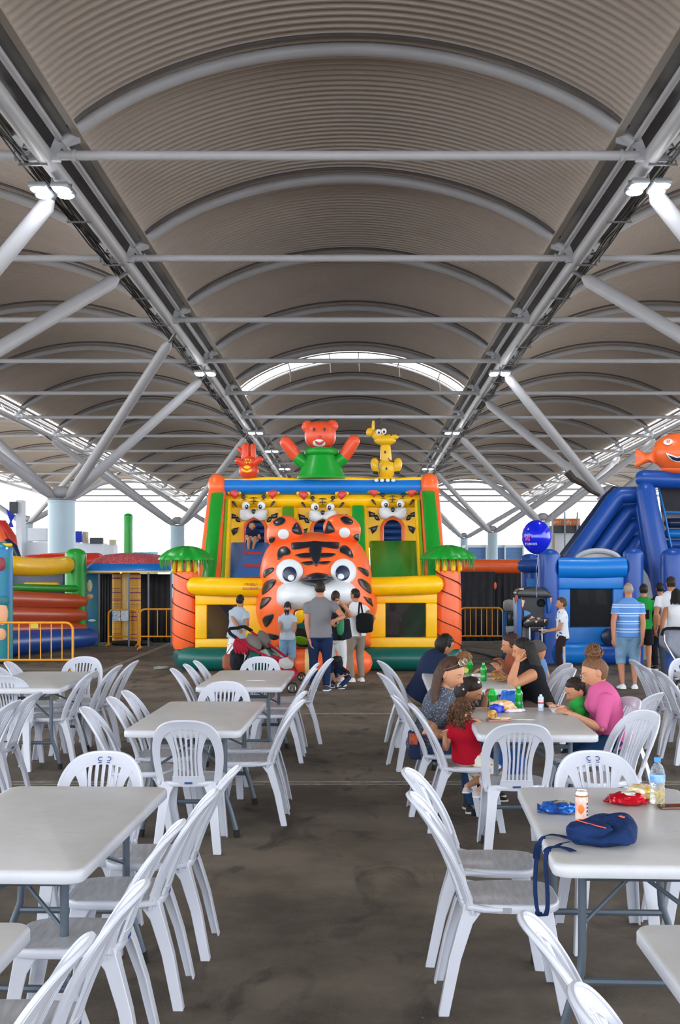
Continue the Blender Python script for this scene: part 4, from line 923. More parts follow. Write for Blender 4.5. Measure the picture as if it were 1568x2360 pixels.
slab('pale_side', [(1484, 1312, 22.9), (1493, 1325, 22.9), (1500, 1345, 22.9), (1505, 1375, 22.9), (1507, 1410, 22.9), (1507, 1520, 22.9), (1484, 1520, 22.9)], .1, V_gy, bc, 0)
sl = empty('blue_slide', 'tall blue inflatable slide with diagonal tubes and an orange fish on top', 'inflatable', (X(1480, 25), 25, 0))
q6 = lambda x, y: (1230+x/4.64, 980+y/4.64)
def diag(p, r, d, dd=0):
    pts = [(*q6(*a), d+dd*i) for i, a in enumerate(p)]
    tubeP('side_tube', pts, r, V_mid, sl)
diag([(1120, 745), (935, 745), (870, 800), (700, 1040), (520, 1290), (330, 1560)], [19, 19, 20, 20, 20, 20], 24.6)
diag([(1120, 910), (1010, 925), (850, 1130), (700, 1340), (560, 1540)], [17, 17, 18, 19, 20], 24.75)
diag([(1120, 1060), (1050, 1085), (900, 1280), (760, 1480)], [16, 16, 17, 18], 24.85)
diag([(1110, 1240), (1010, 1360), (900, 1520)], [15, 16, 17], 24.95)
slab('side_panel', [(1412, 1128, 25.1), (1475, 1126, 25.1), (1520, 1320, 25.1), (1510, 1400, 25.1), (1280, 1400, 25.1), (1285, 1300, 25.1)], .2, V_db, sl, 0)
tubeP('outer_tube', [(*q6(870, 700), 25.0), (*q6(780, 790), 25.0), (*q6(560, 1090), 25.0), (*q6(330, 1400), 25.0)], [11, 12, 12, 12], V_nv, sl)
tubeP('slide_post', [(1489, 1133, 24.3), (1500, 1200, 24.2), (1515, 1280, 24.1), (1527, 1360, 24.0), (1535, 1470, 24)], [23, 25, 28, 30, 30], V_mid, sl)
tubeP('slide_post', [(1472, 1170, 24.6), (1488, 1250, 24.5), (1505, 1340, 24.4), (1520, 1460, 24.3)], [9, 12, 15, 16], V_db, sl)
tubeP('top_tube', [(1484, 1103, 24.4), (1560, 1106, 24.4), (1640, 1104, 24.4), (1720, 1100, 24.4)], 20, V_mid, sl)
tubeP('slide_post', [(1700, 1133, 24.3), (1690, 1200, 24.2), (1680, 1280, 24.1), (1670, 1470, 24)], [23, 25, 28, 30], V_mid, sl)
slab('dark_net', [(1518, 1122, 24.9), (1700, 1122, 24.9), (1700, 1180, 24.9), (1525, 1180, 24.9)], .03, M_curtain, sl, 0)
slab('slide_back', [(1525, 1178, 25.0), (1700, 1178, 25.0), (1700, 1470, 25.0), (1540, 1470, 25.0)], .1, V_nv, sl, 0)
tubeP('net_edge', [(1519, 1126, 24.7), (1532, 1180, 24.6), (1548, 1260, 24.5)], 2.5, V_lb, sl); tubeP('net_edge', [(1532, 1180, 24.6), (1690, 1182, 24.6)], 2.5, V_lb, sl)
for y, m in ((1205, V_nv), (1230, V_lb), (1255, V_db), (1280, V_lb)): tubeP('inner_tube', [(1545, y, 24.95), (1690, y, 24.95)], 11, m, sl)
colP('front_post', 1524, 1584, 1263, 1530, 22.2, V_db, sl); tubeP('front_tube', [(1580, 1310, 22.4), (1700, 1310, 22.4)], 22, V_lb, sl)
fish = empty('fish_balloon', 'round orange inflatable fish with a smile on top of the blue slide', 'balloon figure', P(1562, 1090, 24.4))
FD = 24.4; V_fi = vinyl('fish_orange', '#f0692c')
E(MB(), 1563, 1044, FD, 59, 46, 42).build('body', V_fi, fish)
tl = Puff([(1514, 1037), (1500, 1043), (1490, 1046), (1480, 1040), (1466, 1035), (1465, 1055), (1464, 1077), (1478, 1073), (1492, 1067), (1505, 1066), (1516, 1068)], FD, .12, c=(1490, 1056), sm=3, back=.12); tl.mesh('tail', V_fi, fish)
E(MB(), 1560, 1082, FD, 36, 12, 24).build('belly', V_fi, fish)
def fdep(x, y): 
    u = ((x-1563)/59)**2+((y-1044)/46)**2; return FD-42*FD/FPX*math.sqrt(max(0, 1-u))
def fpatch(nm, pts, m, lift):
    c = np.mean(pts, 0); b = MB(); b.rings([[tuple(P(c[0]+(x-c[0])*f, c[1]+(y-c[1])*f, fdep(c[0]+(x-c[0])*f, c[1]+(y-c[1])*f)-h)) for x, y in pts] for f, h in ((1, -.02), (1, lift), (.6, lift+.01), (.1, lift+.012))]); b.build(nm, m, fish)
fpatch('eye', oval(1540.5, 1018, 11, 7.2, 18, -8), V_wh, .012); fpatch('pupil_ring', oval(1541, 1017, 4.2, 3.6, 14), V_or, .028); fpatch('pupil', oval(1541, 1016.5, 2, 1.6, 10), V_wh, .04)
fpatch('eye', oval(1590, 1018, 11, 7.2, 18, 8), V_wh, .012); fpatch('pupil_ring', oval(1589, 1017, 4.2, 3.6, 14), V_or, .028)
fpatch('mouth_rim', smooth_poly([(1535, 1043), (1541, 1047), (1552, 1052), (1566, 1053), (1585, 1049), (1594, 1044), (1586, 1059), (1566, 1065), (1552, 1062), (1542, 1055)], 3), V_wh, .012)
fpatch('mouth', smooth_poly([(1541, 1049), (1552, 1054), (1566, 1055), (1586, 1051), (1580, 1058), (1566, 1063), (1552, 1060), (1545, 1054)], 3), V_nv, .028)
# ---------------------------------------------------------------- blue party balloon on a ribbon
bl = empty('party_balloon', 'glossy royal blue balloon with small print on a ribbon above the game cabinet', 'balloon', (X(1240, 20.8), 20.8, 0))
M_ball = mat('balloon_latex', '#0a1fd0', .12, spec=.6, coat=.5)
b = MB(); s_ = 20.8/FPX; prof = []
for t in np.linspace(.02, math.pi-.02, 22):
    r = 34*math.sin(t); z = 40*math.cos(t)
    if z < 0: r *= (1-.16*(z/40)**2)
    prof.append((r*s_, z*s_-(.0)))
b.lathe(prof, P(1237, 1238, 20.8), 32); b.build('balloon_skin', M_ball, bl, angle=80)
b = MB(); b.lathe([(.004, 0), (.02, -.03)], P(1238, 1279, 20.8), 12); b.build('knot', M_ball, bl)
b = MB(); b.path([P(1238+1.5*math.sin(i*.8), 1281+i*6, 20.8+.05*math.sin(i)) for i in range(17)], .004, 5); b.build('ribbon', mat('silver_ribbon', '#9fb4da', .4), bl)
text('TOEIOES', .052, (X(1225, 20.5)-.0, 20.8-.262, Z(1254, 20.55)), (R(90), 0, R(-8)), mat('white_print', '#dfe6f5', .5), 'printed_words', bl, .004)
for (dx, dy) in ((0, 0), (3, -4), (-3, 2), (4, 3)): E(MB(), 1216+dx, 1241+dy, 20.56, 2.4, 3.2, 1.2).build('pink_mark', mat('pink_print', '#c23a8a', .5), bl)
# ================================================================= PEOPLE
import bmesh
def remesh(mb, voxel, smooth=3):
    o = mb.build('tmp', [], None, smooth=False)
    m = o.modifiers.new('r', 'REMESH'); m.mode = 'VOXEL'; m.voxel_size = voxel; m.use_smooth_shade = True
    s = o.modifiers.new('s', 'SMOOTH'); s.iterations = smooth; s.factor = .5
    dg = bpy.context.evaluated_depsgraph_get(); e = o.evaluated_get(dg); me = e.to_mesh()
    n = len(me.vertices); v = np.empty(n*3, 'f'); me.vertices.foreach_get('co', v); v = v.reshape(-1, 3)
    f = [tuple(p.vertices) for p in me.polygons]
    e.to_mesh_clear(); me0 = o.data; bpy.data.objects.remove(o); bpy.data.meshes.remove(me0)
    r = MB(); r.v = [tuple(map(float, p)) for p in v]; r.f = f; r.m = [0]*len(f); return r
def cloth(name, col, **k):
    k.setdefault('rough', .85); k.setdefault('spec', .2); k.setdefault('bump', .35); k.setdefault('bscale', 12); k.setdefault('var', .08)
    return mat(name, col, **k)
def stripes_mat(name, base, stripe, stops, z0, z1):
    m = cloth(name, base); nt = m.node_tree; b = nt.nodes['Principled BSDF']
    tc = nt.nodes.new('ShaderNodeTexCoord'); sp = nt.nodes.new('ShaderNodeSeparateXYZ'); nt.links.new(tc.outputs['Object'], sp.inputs[0])
    mr = nt.nodes.new('ShaderNodeMapRange'); mr.inputs[1].default_value = z0; mr.inputs[2].default_value = z1; nt.links.new(sp.outputs['Z'], mr.inputs[0])
    r = nt.nodes.new('ShaderNodeValToRGB'); r.color_ramp.interpolation = 'CONSTANT'; el = r.color_ramp.elements; el[0].color = (*lin(base), 1); el[1].position = .999; el[1].color = (*lin(base), 1)
    for p, c_ in stops:
        e = el.new(p); e.color = (*lin(stripe if c_ else base), 1)
    nt.links.new(mr.outputs[0], r.inputs['Fac']); nt.links.new(r.outputs[0], b.inputs['Base Color']); return m
def spots_mat(name, base, spot, scale, thr, spot2=None):
    m = cloth(name, base); nt = m.node_tree; b = nt.nodes['Principled BSDF']
    tc = nt.nodes.new('ShaderNodeTexCoord'); v = nt.nodes.new('ShaderNodeTexVoronoi'); v.inputs['Scale'].default_value = scale; nt.links.new(tc.outputs['Object'], v.inputs['Vector'])
    r = nt.nodes.new('ShaderNodeValToRGB'); r.color_ramp.interpolation = 'CONSTANT'; el = r.color_ramp.elements
    el[0].color = (*lin(spot2 or spot), 1); el[1].position = thr; el[1].color = (*lin(base), 1)
    if spot2: e = el.new(thr*.45); e.color = (*lin(spot), 1)
    nt.links.new(v.outputs['Distance'], r.inputs['Fac']); nt.links.new(r.outputs[0], b.inputs['Base Color']); return m
def skin_mat(c): return mat('skin_'+c.strip('#'), c, .5, spec=.4, var=.06, vscale=9)
M_eye = mat('eye_white', '#cbc5be', .3); M_iris = mat('dark_iris', '#2a1a12', .2)

def head_shape(M, c, hh, grow=1.0, region=None, nu=36, nv=26):
    """M: columns right, face, up; hh: head height; returns rings-based MB"""
    k = hh/.235; b = MB(); rings = []
    for j in range(nv+1):
        t = math.pi*min(max(j/nv, .012), .988); ring = []
        for i in range(nu):
            a = 2*math.pi*i/nu; dx, dy, dz = math.sin(t)*math.cos(a), math.sin(t)*math.sin(a), math.cos(t)
            x, y, z = dx*.076, dy*.096, dz*.1175
            if dz < 0:
                q = -dz; x *= 1-.34*q**1.6; 
                if dy > 0: y *= 1-.10*q**2
                else: y *= 1-.45*q**1.3
            else:
                if dy < 0: y *= 1.05
            g = lambda cx, cz, sx, sz: math.exp(-((x-cx)/sx)**2-((z-cz)/sz)**2) if dy > 0 else 0
            if grow == 1.0 and region is None:
                y += .020*g(0, -.022, .010, .020)+.011*g(0, -.035, .014, .010)
                y -= .009*(g(.031, .004, .016, .013)+g(-.031, .004, .016, .013))
                y += .004*g(0, .026, .05, .010)+.006*g(0, -.062, .022, .012)-.004*g(0, -.078, .02, .006)+.008*g(0, -.098, .022, .016)
            s = grow
            if region is not None:
                s = region(dx, dy, dz)
            ring.append(tuple(c+M@(Vector((x, y, z))*k*s)))
        rings.append(ring)
    b.rings(rings); return b
def hair_region(kind, rng):
    def f(dx, dy, dz):
        if kind == 'bald': lim = -.35 if dy < -.2 else (.0 if dy < .25 else 9); top = dz < .62
        else: top = True; lim = -.55 if dy < -.2 else (-.18+.9*max(0, dy+.2) if dy < .35 else .40+.22*dy)
        if kind == 'curly': lim = lim-.1 if dy < .3 else lim
        if kind == 'long': lim = -.6 if dy < -.15 else .14+.62*max(0, dy)
        inside = dz > lim and top
        edge = min(1, max(0, (dz-lim)/.12)) if top else 0
        return .95+(.115 if kind != 'bald' else .062)*edge if inside else .93
    return f
def hand(b, wrist, dr, nrm, curl, k, side):
    dr = dr.normalized(); nrm = (nrm-dr*nrm.dot(dr)).normalized(); sd = dr.cross(nrm).normalized()*side
    for i, (off, ln) in enumerate(((-.028, .062), (-.0095, .075), (.0095, .080), (.028, .070))):
        p = wrist+(dr*.082+sd*off)*k; pts = [p-dr*.02*k, p]; d = dr.copy(); c = curl*(1+.1*i)
        for s_, frac in ((.45, 1), (.32, 1.1), (.23, .8)):
            a = c*frac; d = (d*math.cos(a)+nrm*math.sin(a)).normalized(); p = p+d*ln*s_*k; pts.append(p)
        b.path(pts, [.0095*k, .0092*k, .0085*k, .0078*k, .0062*k], 7, round_end=True)
    p = wrist+(dr*.025+sd*.032)*k; d = (dr*.75+sd*.55+nrm*.35).normalized(); pts = [p-sd*.012*k, p]
    for s_ in (.036, .028): p = p+d*s_*k; pts.append(p); d = (d+dr*.35+nrm*curl*.4).normalized()
    b.path(pts, [.012*k, .0115*k, .0105*k, .008*k], 7, round_end=True)
def ik(a, t, l1, l2, pole):
    v = t-a; d = min(v.length, (l1+l2)*.995); v = v.normalized(); t = a+v*d
    x = (l1*l1-l2*l2+d*d)/(2*d); h = math.sqrt(max(0, l1*l1-x*x)); p = (pole-v*pole.dot(v)).normalized()
    return a+v*x+p*h, t
def person(label, hip, head, phi, skin='#c98e6c', hair=('short', '#2a1c16'), top=('#888888', .5), bottom=('#223', 1.0), shoes='#eeeeee', hands=(None, None), feet=(None, None), face=None,
           group=None, headk=.135, sit=False, voxel=.014, fem=False, scale=None, hhead=None, poles=(None, None), skirt=None, girth=1.0, hz=None, curl=.35, base=None, toes=None, armr=1.0):
    hip = Vector(hip); head = Vector(head); H = scale or (head-hip).length/.415
    a = R(phi); f = Vector((-math.sin(a), math.cos(a), 0)); r = Vector((math.cos(a), math.sin(a), 0)); up = (head-hip).normalized()
    g = girth; k = H/1.7
    root = empty('person', label, 'person', base or (hip.x, hip.y, 0), group=group)
    S = skin_mat(skin)
    fwd = (f-up*f.dot(up)).normalized(); rt = fwd.cross(up).normalized()
    trunk = (head-hip).length
    nb = hip+up*trunk*.735+Vector((0, 0, 0)); hh = hhead or headk*H
    hdir = (head-nb).normalized()
    shw = (.100 if fem else .112)*H*(1 if headk < .15 else .88)
    sh = {s: nb-up*.035*H+rt*s*shw for s in (-1, 1)}; hj = {s: hip+rt*s*.052*H for s in (-1, 1)}
    chest = hip+up*trunk*.52; waist = hip+up*trunk*.24
    def torso(b, e, lo=True):
        b.ell(chest, Vector((.100*H*g+e, .068*H*g+e, .125*H+e)), Matrix((rt, fwd, up)).transposed())
        b.ell(nb-up*.055*H, Vector((.118*H+e if not fem else .103*H+e, .052*H*g+e, .045*H+e)), Matrix((rt, fwd, up)).transposed())
        if e < 0: b.ell(waist, Vector((.082*H*g+e, .064*H*g+e, .11*H+e)), Matrix((rt, fwd, up)).transposed())
        else:
            rs = []
            for q, rx, ry in ((.55, .094, .062), (.35, .088, .063), (.18, .090, .067), (.02, .098, .074), (-.09, .101, .077)):
                rs.append([hip+up*trunk*q+rt*((rx*H*g+e)*math.cos(t_))+fwd*((ry*H*g+e)*math.sin(t_)) for t_ in np.linspace(0, 2*math.pi, 20, endpoint=False)])
            b.rings(rs)
        if fem: 
            for s in (-1, 1): b.ell(chest+up*.015*H+fwd*.045*H+rt*s*.045*H, .042*H+e)
        if lo and e < 0: b.ell(hip+up*.01*H, Vector((.094*H*g+e, .072*H*g+e, .075*H+e)), Matrix((rt, fwd, up)).transposed())
    hang = {s: sh[s]+Vector((0, 0, -.30*H))+r*s*.035*H+f*.02*H for s in (-1, 1)}
    arms = {}
    for i, s in enumerate((-1, 1)):
        t = Vector(hands[i]) if hands[i] is not None else hang[s]
        pole = Vector(poles[i]) if poles[i] is not None else (-f*.8+r*s*.5+Vector((0, 0, -.7)))
        el, wr = ik(sh[s], t, .172*H, .150*H, pole); arms[s] = (el, wr)
    legs = {}
    for i, s in enumerate((-1, 1)):
        if feet[i] is not None: t = Vector(feet[i])
        elif sit: t = Vector((hip.x, hip.y, .045*H))+f*.25*H+r*s*.06*H
        else: t = Vector((hip.x, hip.y, .045*H))+r*s*.058*H+f*(-.01*H)
        kn, an = ik(hj[s], t, .245*H, .245*H, f+Vector((0, 0, .6 if sit else 0))+r*s*.12); legs[s] = (kn, an)
    b = MB(); torso(b, -.004)
    b.path([nb-up*.04*H, nb+hdir*.02*H, head-hdir*hh*.15], [.042*H, .034*H, .034*H], 12)
    for s in (-1, 1):
        el, wr = arms[s]; q = armr
        b.path([sh[s]-rt*s*.02*H, sh[s], sh[s].lerp(el, .5), el, el.lerp(wr, .3), wr], [.030*H*q, .034*H*q, .029*H*q, .0245*H*q, .0245*H*q, .0165*H*q], 12, round_end=True)
        d = (wr-el).normalized(); n_ = (-r*s*.8+f*.1+Vector((0, 0, -.3))) if hands[0 if s < 0 else 1] is None else Vector((0, 0, -1))+(-r*s*.4)
        n_ = (n_-d*n_.dot(d)).normalized(); sdv = d.cross(n_)
        b.ell(wr+d*.045*k, Vector((.034*k, .05*k, .016*k)), Matrix((sdv, d, n_)).transposed(), 12, 8)
        kn, an = legs[s]
        b.path([hj[s], hj[s].lerp(kn, .45), kn, kn.lerp(an, .3), an.lerp(kn, .12), an], [.056*H*g, .048*H*g, .034*H, .034*H, .021*H, .02*H], 12, round_end=True)
    bd = remesh(b, voxel*.8, 3)
    for s in (-1, 1):
        el, wr = arms[s]; d = (wr-el).normalized(); custom = hands[0 if s < 0 else 1] is not None
        n_ = (Vector((0, 0, -1))-r*s*.4) if custom else (-r*s*.8+f*.1+Vector((0, 0, -.3)))
        hand(bd, wr, d, n_, curl, k*1.02, s if custom else -s)
    fv = Vector(face) if face is not None else (f+Vector((0, 0, -.05))); fv.normalize()
    hr = fv.cross(hdir).normalized() if abs(fv.dot(hdir)) < .98 else rt; hu = hr.cross(fv).normalized(); MH = Matrix((hr, fv, hu)).transposed()
    hk = hh/.235
    hm = head_shape(MH, head, hh); bd.add(hm.v, hm.f)
    for s in (-1, 1): bd.ell(head+MH@(Vector((s*.077, -.008, -.005))*hk), Vector((.010, .020, .031))*hk, MH@Matrix.Rotation(R(s*18), 3, 'Z'), 12, 8)
    for s in (-1, 1): bd.ell(head+MH@(Vector((s*.031, .0765, .0075))*hk), Vector((.0155, .0100, .0070))*hk, MH, 12, 8)
    bd.build('body', S, root, angle=80)
    for s in (-1, 1):
        e = MB(); q = head+MH@(Vector((s*.031, .0765, .003))*hk); e.ell(q, Vector((.0115, .0082, .0065))*hk, MH, 12, 8); eo = e.build('eye', M_eye, root)
        e = MB(); e.ell(q+fv*.0046*hk, Vector((.0060, .0048, .0060))*hk, MH, 10, 6); e.build('iris', M_iris, eo)
        e = MB(); e.path([head+MH@(Vector((s*x, y, z))*hk) for x, y, z in ((.014, .092, .024), (.030, .088, .029), (.046, .075, .024))], [.0032*hk, .0036*hk, .002*hk], 6, flat=.7)
        e.build('eyebrow', mat('brow_'+hair[1].strip('#'), hair[1], .8), root)
    lp = mat('lips', '#a65a52', .45); e = MB()
    e.ell(head+MH@(Vector((0, .0905, -.0595))*hk), Vector((.021, .008, .0042))*hk, MH, 12, 6); e.ell(head+MH@(Vector((0, .0895, -.0665))*hk), Vector((.017, .008, .0045))*hk, MH, 12, 6); e.build('lips', lp, root)
    # hair
    hk_, hc = hair[0], hair[1]; rg = random.Random(len(label)); MHr = mat('hair_'+hc.strip('#'), hc, .55, spec=.35, var=.35, vscale=3, bump=.6, bscale=3, coords='Object', aniso=(30, 30, 4))
    if hk_ != 'none':
        hb = head_shape(MH, head, hh, region=hair_region('bald' if hk_ == 'bald' else ('long' if hk_ in ('long', 'pony', 'bun') else ('curly' if hk_ == 'curly' else 'short')), rg), nu=44, nv=34)
        L_ = lambda x, y, z: head+MH@(Vector((x, y, z))*hk)
        if hk_ == 'long':
            ln = hair[2] if len(hair) > 2 else .35
            for i in range(46):
                t = i/45; ang = R(-192+204*t)           # around the back of the head from ear to ear
                x0, y0 = .074*math.cos(ang), .088*math.sin(ang)
                if y0 > -.014: y0 = -.014
                p0 = L_(x0*.5, y0*.4+.005, .112); p1 = L_(x0*1.07, y0*1.07, .05); p2 = L_(x0*1.18, y0*1.15-.01, -.05)
                dn = Vector((0, 0, -1)); ofs = (-fwd*.035-up*.0)*k
                p3 = p2+dn*ln*.35*k*rg.uniform(.95, 1.05)+ofs*.9+rt*x0*.25*k; p4 = p3+dn*ln*.55*k*rg.uniform(.8, 1.1)+ofs*.8+rt*rg.uniform(-.01, .01)-up*0
                hb.path([p0, p1, p2, p3, p4], [.006*k, .013*k, .014*k, .012*k, .003*k], 6)
        if hk_ == 'pony':
            for i in range(14):
                o = Vector((rg.uniform(-.02, .02), 0, rg.uniform(-.02, .02)))
                p0 = L_(o.x, -.095, .01+o.z); hb.path([p0, p0+MH@Vector((o.x, -.035, -.04))*hk, p0+MH@Vector((o.x*1.6, -.03, -.11))*hk, p0+MH@Vector((o.x*1.2, -.02, -.17))*hk], [.01*hk, .016*hk, .014*hk, .004*hk], 6)
        if hk_ == 'bun':
            c_ = L_(0, -.04, .142)
            for i in range(60):
                a_ = rg.uniform(0, 6.28); b_ = rg.uniform(-1.3, 1.3); d_ = MH@Vector((math.cos(a_)*math.cos(b_), math.sin(a_)*math.cos(b_), math.sin(b_)))
                t_ = d_.cross(Vector((rg.uniform(-1, 1), rg.uniform(-1, 1), rg.uniform(-1, 1)))).normalized(); rr_ = .058*hk*rg.uniform(.9, 1.18)
                hb.path([c_+(d_*math.cos(q)+t_*math.sin(q))*rr_ for q in np.linspace(-.9, .9, 7)], [.002]+[.0055*hk]*5+[.002], 5)
            hb.ell(c_, .057*hk, None, 16, 10)
        if hk_ == 'curly':
            for i in range(240):
                a_ = rg.uniform(0, 6.28); z_ = rg.uniform(-.75, 1); q_ = math.sqrt(1-z_*z_); dx, dy = q_*math.cos(a_), q_*math.sin(a_)
                if dy > .35 and z_ < .45: continue
                c_ = L_(dx*.083, dy*.100, z_*.122); d_ = (c_-head).normalized(); u_, v_ = frame(d_)
                ph = rg.uniform(0, 6.28); R_ = .011*hk
                hb.path([c_+u_*R_*math.cos(ph+q)+v_*R_*math.sin(ph+q)+d_*.004*q*hk-Vector((0, 0, 1))*.004*q*hk for q in np.linspace(0, 6.5, 9)], [.003*hk]+[.0052*hk]*7+[.002*hk], 5)
        if hk_ == 'short' or hk_ == 'fluffy':
            n_ = 60 if hk_ == 'short' else 110
            for i in range(n_):
                a_ = rg.uniform(0, 6.28); z_ = rg.uniform(.05, 1); q_ = math.sqrt(1-z_*z_); dx, dy = q_*math.cos(a_), q_*math.sin(a_)
                if dy > .3 and z_ < .6: continue
                c_ = L_(dx*.079, dy*.099, z_*.121); dn = MH@Vector((dx*.5, -.5+.2*rg.random(), -.35)); dn = (dn-(c_-head).normalized()*dn.dot((c_-head).normalized())).normalized()
                hb.path([c_-dn*.01*hk, c_+(c_-head).normalized()*.004*hk, c_+dn*.022*hk], [.003*hk, .006*hk, .002*hk], 5)
        hb.build('hair', MHr, root, angle=70)
    # clothes
    tc_, sl = top[0], top[1]; tm = tc_ if not isinstance(tc_, str) else cloth('cloth_'+tc_.strip('#'), tc_)
    b = MB(); torso(b, .012, lo=True if not top[2:] else top[2])
    if sl > 0:
        for s in (-1, 1):
            el, wr = arms[s]
            if sl <= 1: b.path([sh[s]-rt*s*.03*H, sh[s], sh[s].lerp(el, sl)], [.034*H, .041*H*armr, .039*H*armr], 12)
            else: b.path([sh[s]-rt*s*.03*H, sh[s], el, el.lerp(wr, sl-1)], [.034*H, .041*H, .033*H, .027*H], 12)
    remesh(b, voxel, 3).build('shirt' if not top[3:] else top[3], tm, root, angle=80)
    bc_, bl_ = bottom[0], bottom[1]; bmt = bc_ if not isinstance(bc_, str) else cloth('cloth_'+bc_.strip('#'), bc_)
    if skirt is None:
        b = MB(); b.ell(hip, Vector((.094*H*g+.010, .072*H*g+.010, .075*H+.008)), Matrix((rt, fwd, up)).transposed())
        for s in (-1, 1):
            kn, an = legs[s]
            if bl_ <= 1.0 and bl_ >= .9: b.path([hj[s], hj[s].lerp(kn, .45), kn, kn.lerp(an, .5), an], [.062*H*g, .056*H*g, .042*H, .040*H, .034*H], 12)
            else:
                q = bl_/.5
                if q <= 1: b.path([hj[s], hj[s].lerp(kn, q)], [.064*H*g, .058*H*g], 12)
                else: b.path([hj[s], hj[s].lerp(kn, .5), kn, kn.lerp(an, (q-1))], [.064*H*g, .060*H*g, .050*H, .046*H], 12)
        remesh(b, voxel, 2).build('trousers' if bl_ > .8 else 'shorts', bmt, root, angle=80)
    else:
        b = MB(); n = 36; rings = []
        for q in np.linspace(0, 1, 9):
            c_ = hip+up*.05*H*(1-q); z = (hip.z+.05*H)*(1-q)+skirt*q; rx = (.085+.055*q)*H
            rings.append([(c_.x+rx*math.cos(t)*(1+.06*q*math.cos(9*t)), c_.y+rx*.85*math.sin(t)*(1+.06*q*math.cos(9*t)), z) for t in np.linspace(0, 2*math.pi, n, endpoint=False)])
        b.rings(rings); b.build('skirt', bmt, root, angle=80)
    # shoes
    if shoes:
        sm_ = mat('shoe_'+shoes.strip('#'), shoes, .6, spec=.3); so_ = mat('shoe_sole', '#e4e2dc', .7)
        for i, s in enumerate((-1, 1)):
            kn, an = legs[s]; t = Vector(toes[i]).normalized() if toes else (f+r*s*.18).normalized()
            upv = Vector((0, 0, 1)) if abs(t.z) < .3 else (an-kn).normalized()*-1
            sd = t.cross(upv).normalized(); upv = sd.cross(t); MF = Matrix((sd, t, upv)).transposed(); q = an-upv*.045*H
            b = MB(); L0 = .075*H; rs = []
            for yy, w_, h_ in ((-.45, .5, .55), (-.38, .8, .75), (-.2, .9, .8), (.1, .95, .78), (.45, 1.05, .5), (.8, 1.0, .36), (1.05, .75, .28), (1.15, .3, .15)):
                rs.append([q+MF@Vector((.030*H*w_*math.cos(x), L0*yy*1.1, .008*H+max(0, .048*H*h_*math.sin(x)))) for x in np.linspace(-.5, math.pi+.5, 12)])
            b.rings(rs); so2 = b.build('shoe', sm_, root, angle=70)
            b = MB(); rs = []
            for yy, w_ in ((-.48, .45), (-.38, .85), (0, .95), (.5, 1.1), (.85, 1.0), (1.1, .7), (1.2, .25)):
                rs.append([q+MF@Vector((.031*H*w_*x, L0*yy*1.1, z*.010*H)) for x, z in ((-1, 0), (1, 0), (1, 1), (-1, 1))])
            b.rings(rs); b.build('sole', so_, so2)
    return dict(root=root, H=H, head=head, M=MH, hk=hk, arms=arms, legs=legs, sh=sh, f=f, r=r, hip=hip, nb=nb)
def standing(label, px, ytop, d, phi, **k):
    H = Z(ytop, d); x = X(px, d); lean = k.pop('leanv', (0, 0)); xh = k.pop('hipx', px)
    hk = k.get('headk', .135)
    return person(label, (X(xh, d), d, .52*H), (x+lean[0], d+lean[1], H-hk*H*.5-.006), phi, scale=H, **k)
gq = 'visitors standing before the bouncy castle'; gr = 'visitors standing by the blue slide'; gt_ = 'people seated at the tables'
D_denim = cloth('light_denim', '#7fa3c2', var=.25, vscale=6); D_navy = cloth('navy_jeans', '#1b2a4c'); 
A = standing('man in grey t-shirt and navy trousers standing with his back turned before the tiger mouth', 738, 1339, 17.6, 0, skin='#b97c5b', hair=('short', '#2a211d'), top=('#77767a', .5), bottom=(D_navy, 1.0), shoes='#25324f', group=gq, girth=1.08, voxel=.014,
     hands=(P(714, 1478, 17.55), P(776, 1428, 17.25)), poles=((-.6, -.3, -.4), (.7, -.2, -.6)), armr=1.05)
M_silver = mat('silver_metal', '#b9bcc2', .25, metal=.9)
b = MB(); wr = A['arms'][-1][1]; b.path([wr+Vector((.027*math.cos(t), .027*math.sin(t), .02)) for t in np.linspace(0, 6.28, 14)[:-1]], .004, 6, loop=True); b.build('bracelet', M_silver, A['root'])
B_ = standing('woman in black top with patterned sleeves carrying bags beside the man in grey', 774, 1361, 18.2, -20, skin='#bd8463', hair=('short', '#33231c'), top=('#23242a', .4), bottom=('#d9d8d8', 1.0), shoes='#e2dfdc', group=gq, fem=True, hands=(P(768, 1440, 18.0), P(790, 1392, 17.9)), poles=(None, (.5, -.4, -.5)), voxel=.014)
C_ = standing('woman in white top and beige trousers with black shoulder bag', 819, 1356, 19.0, 25, skin='#a9714f', hair=('fluffy', '#241b18'), top=('#dcdee2', .35), bottom=('#8b7d70', 1.0), shoes='#e0d6cf', group=gq, fem=True, face=(-.75, .6, -.1), hands=(P(802, 1400, 18.6), P(840, 1448, 18.9)), hipx=822)
D_ = standing('girl in pale blue shirt and denim shorts with ponytail before the tiger cheek', 663, 1386, 19.9, 0, skin='#b98062', hair=('pony', '#2c1d18'), top=('#b4bfcd', .45), bottom=(D_denim, .62), shoes='#c9b7a8', group=gq, headk=.15, hands=(P(648, 1452, 19.6), P(678, 1452, 19.6)), fem=True, poles=((-.15, -.2, -1), (.15, -.2, -1)))
b = MB(); q = D_['head']+D_['M']@Vector((0, -.125, -.03))*D_['hk']
b.path([q+Vector((.035*math.cos(t), .02*math.sin(t), .006*math.sin(5*t))) for t in np.linspace(0, 6.28, 18)[:-1]], .018, 8, loop=True); b.build('scrunchie', cloth('beige_scrunchie', '#a79484'), D_['root'])
M_floral = spots_mat('white_floral_cloth', '#d9dade', '#8d93a0', 22, .22)
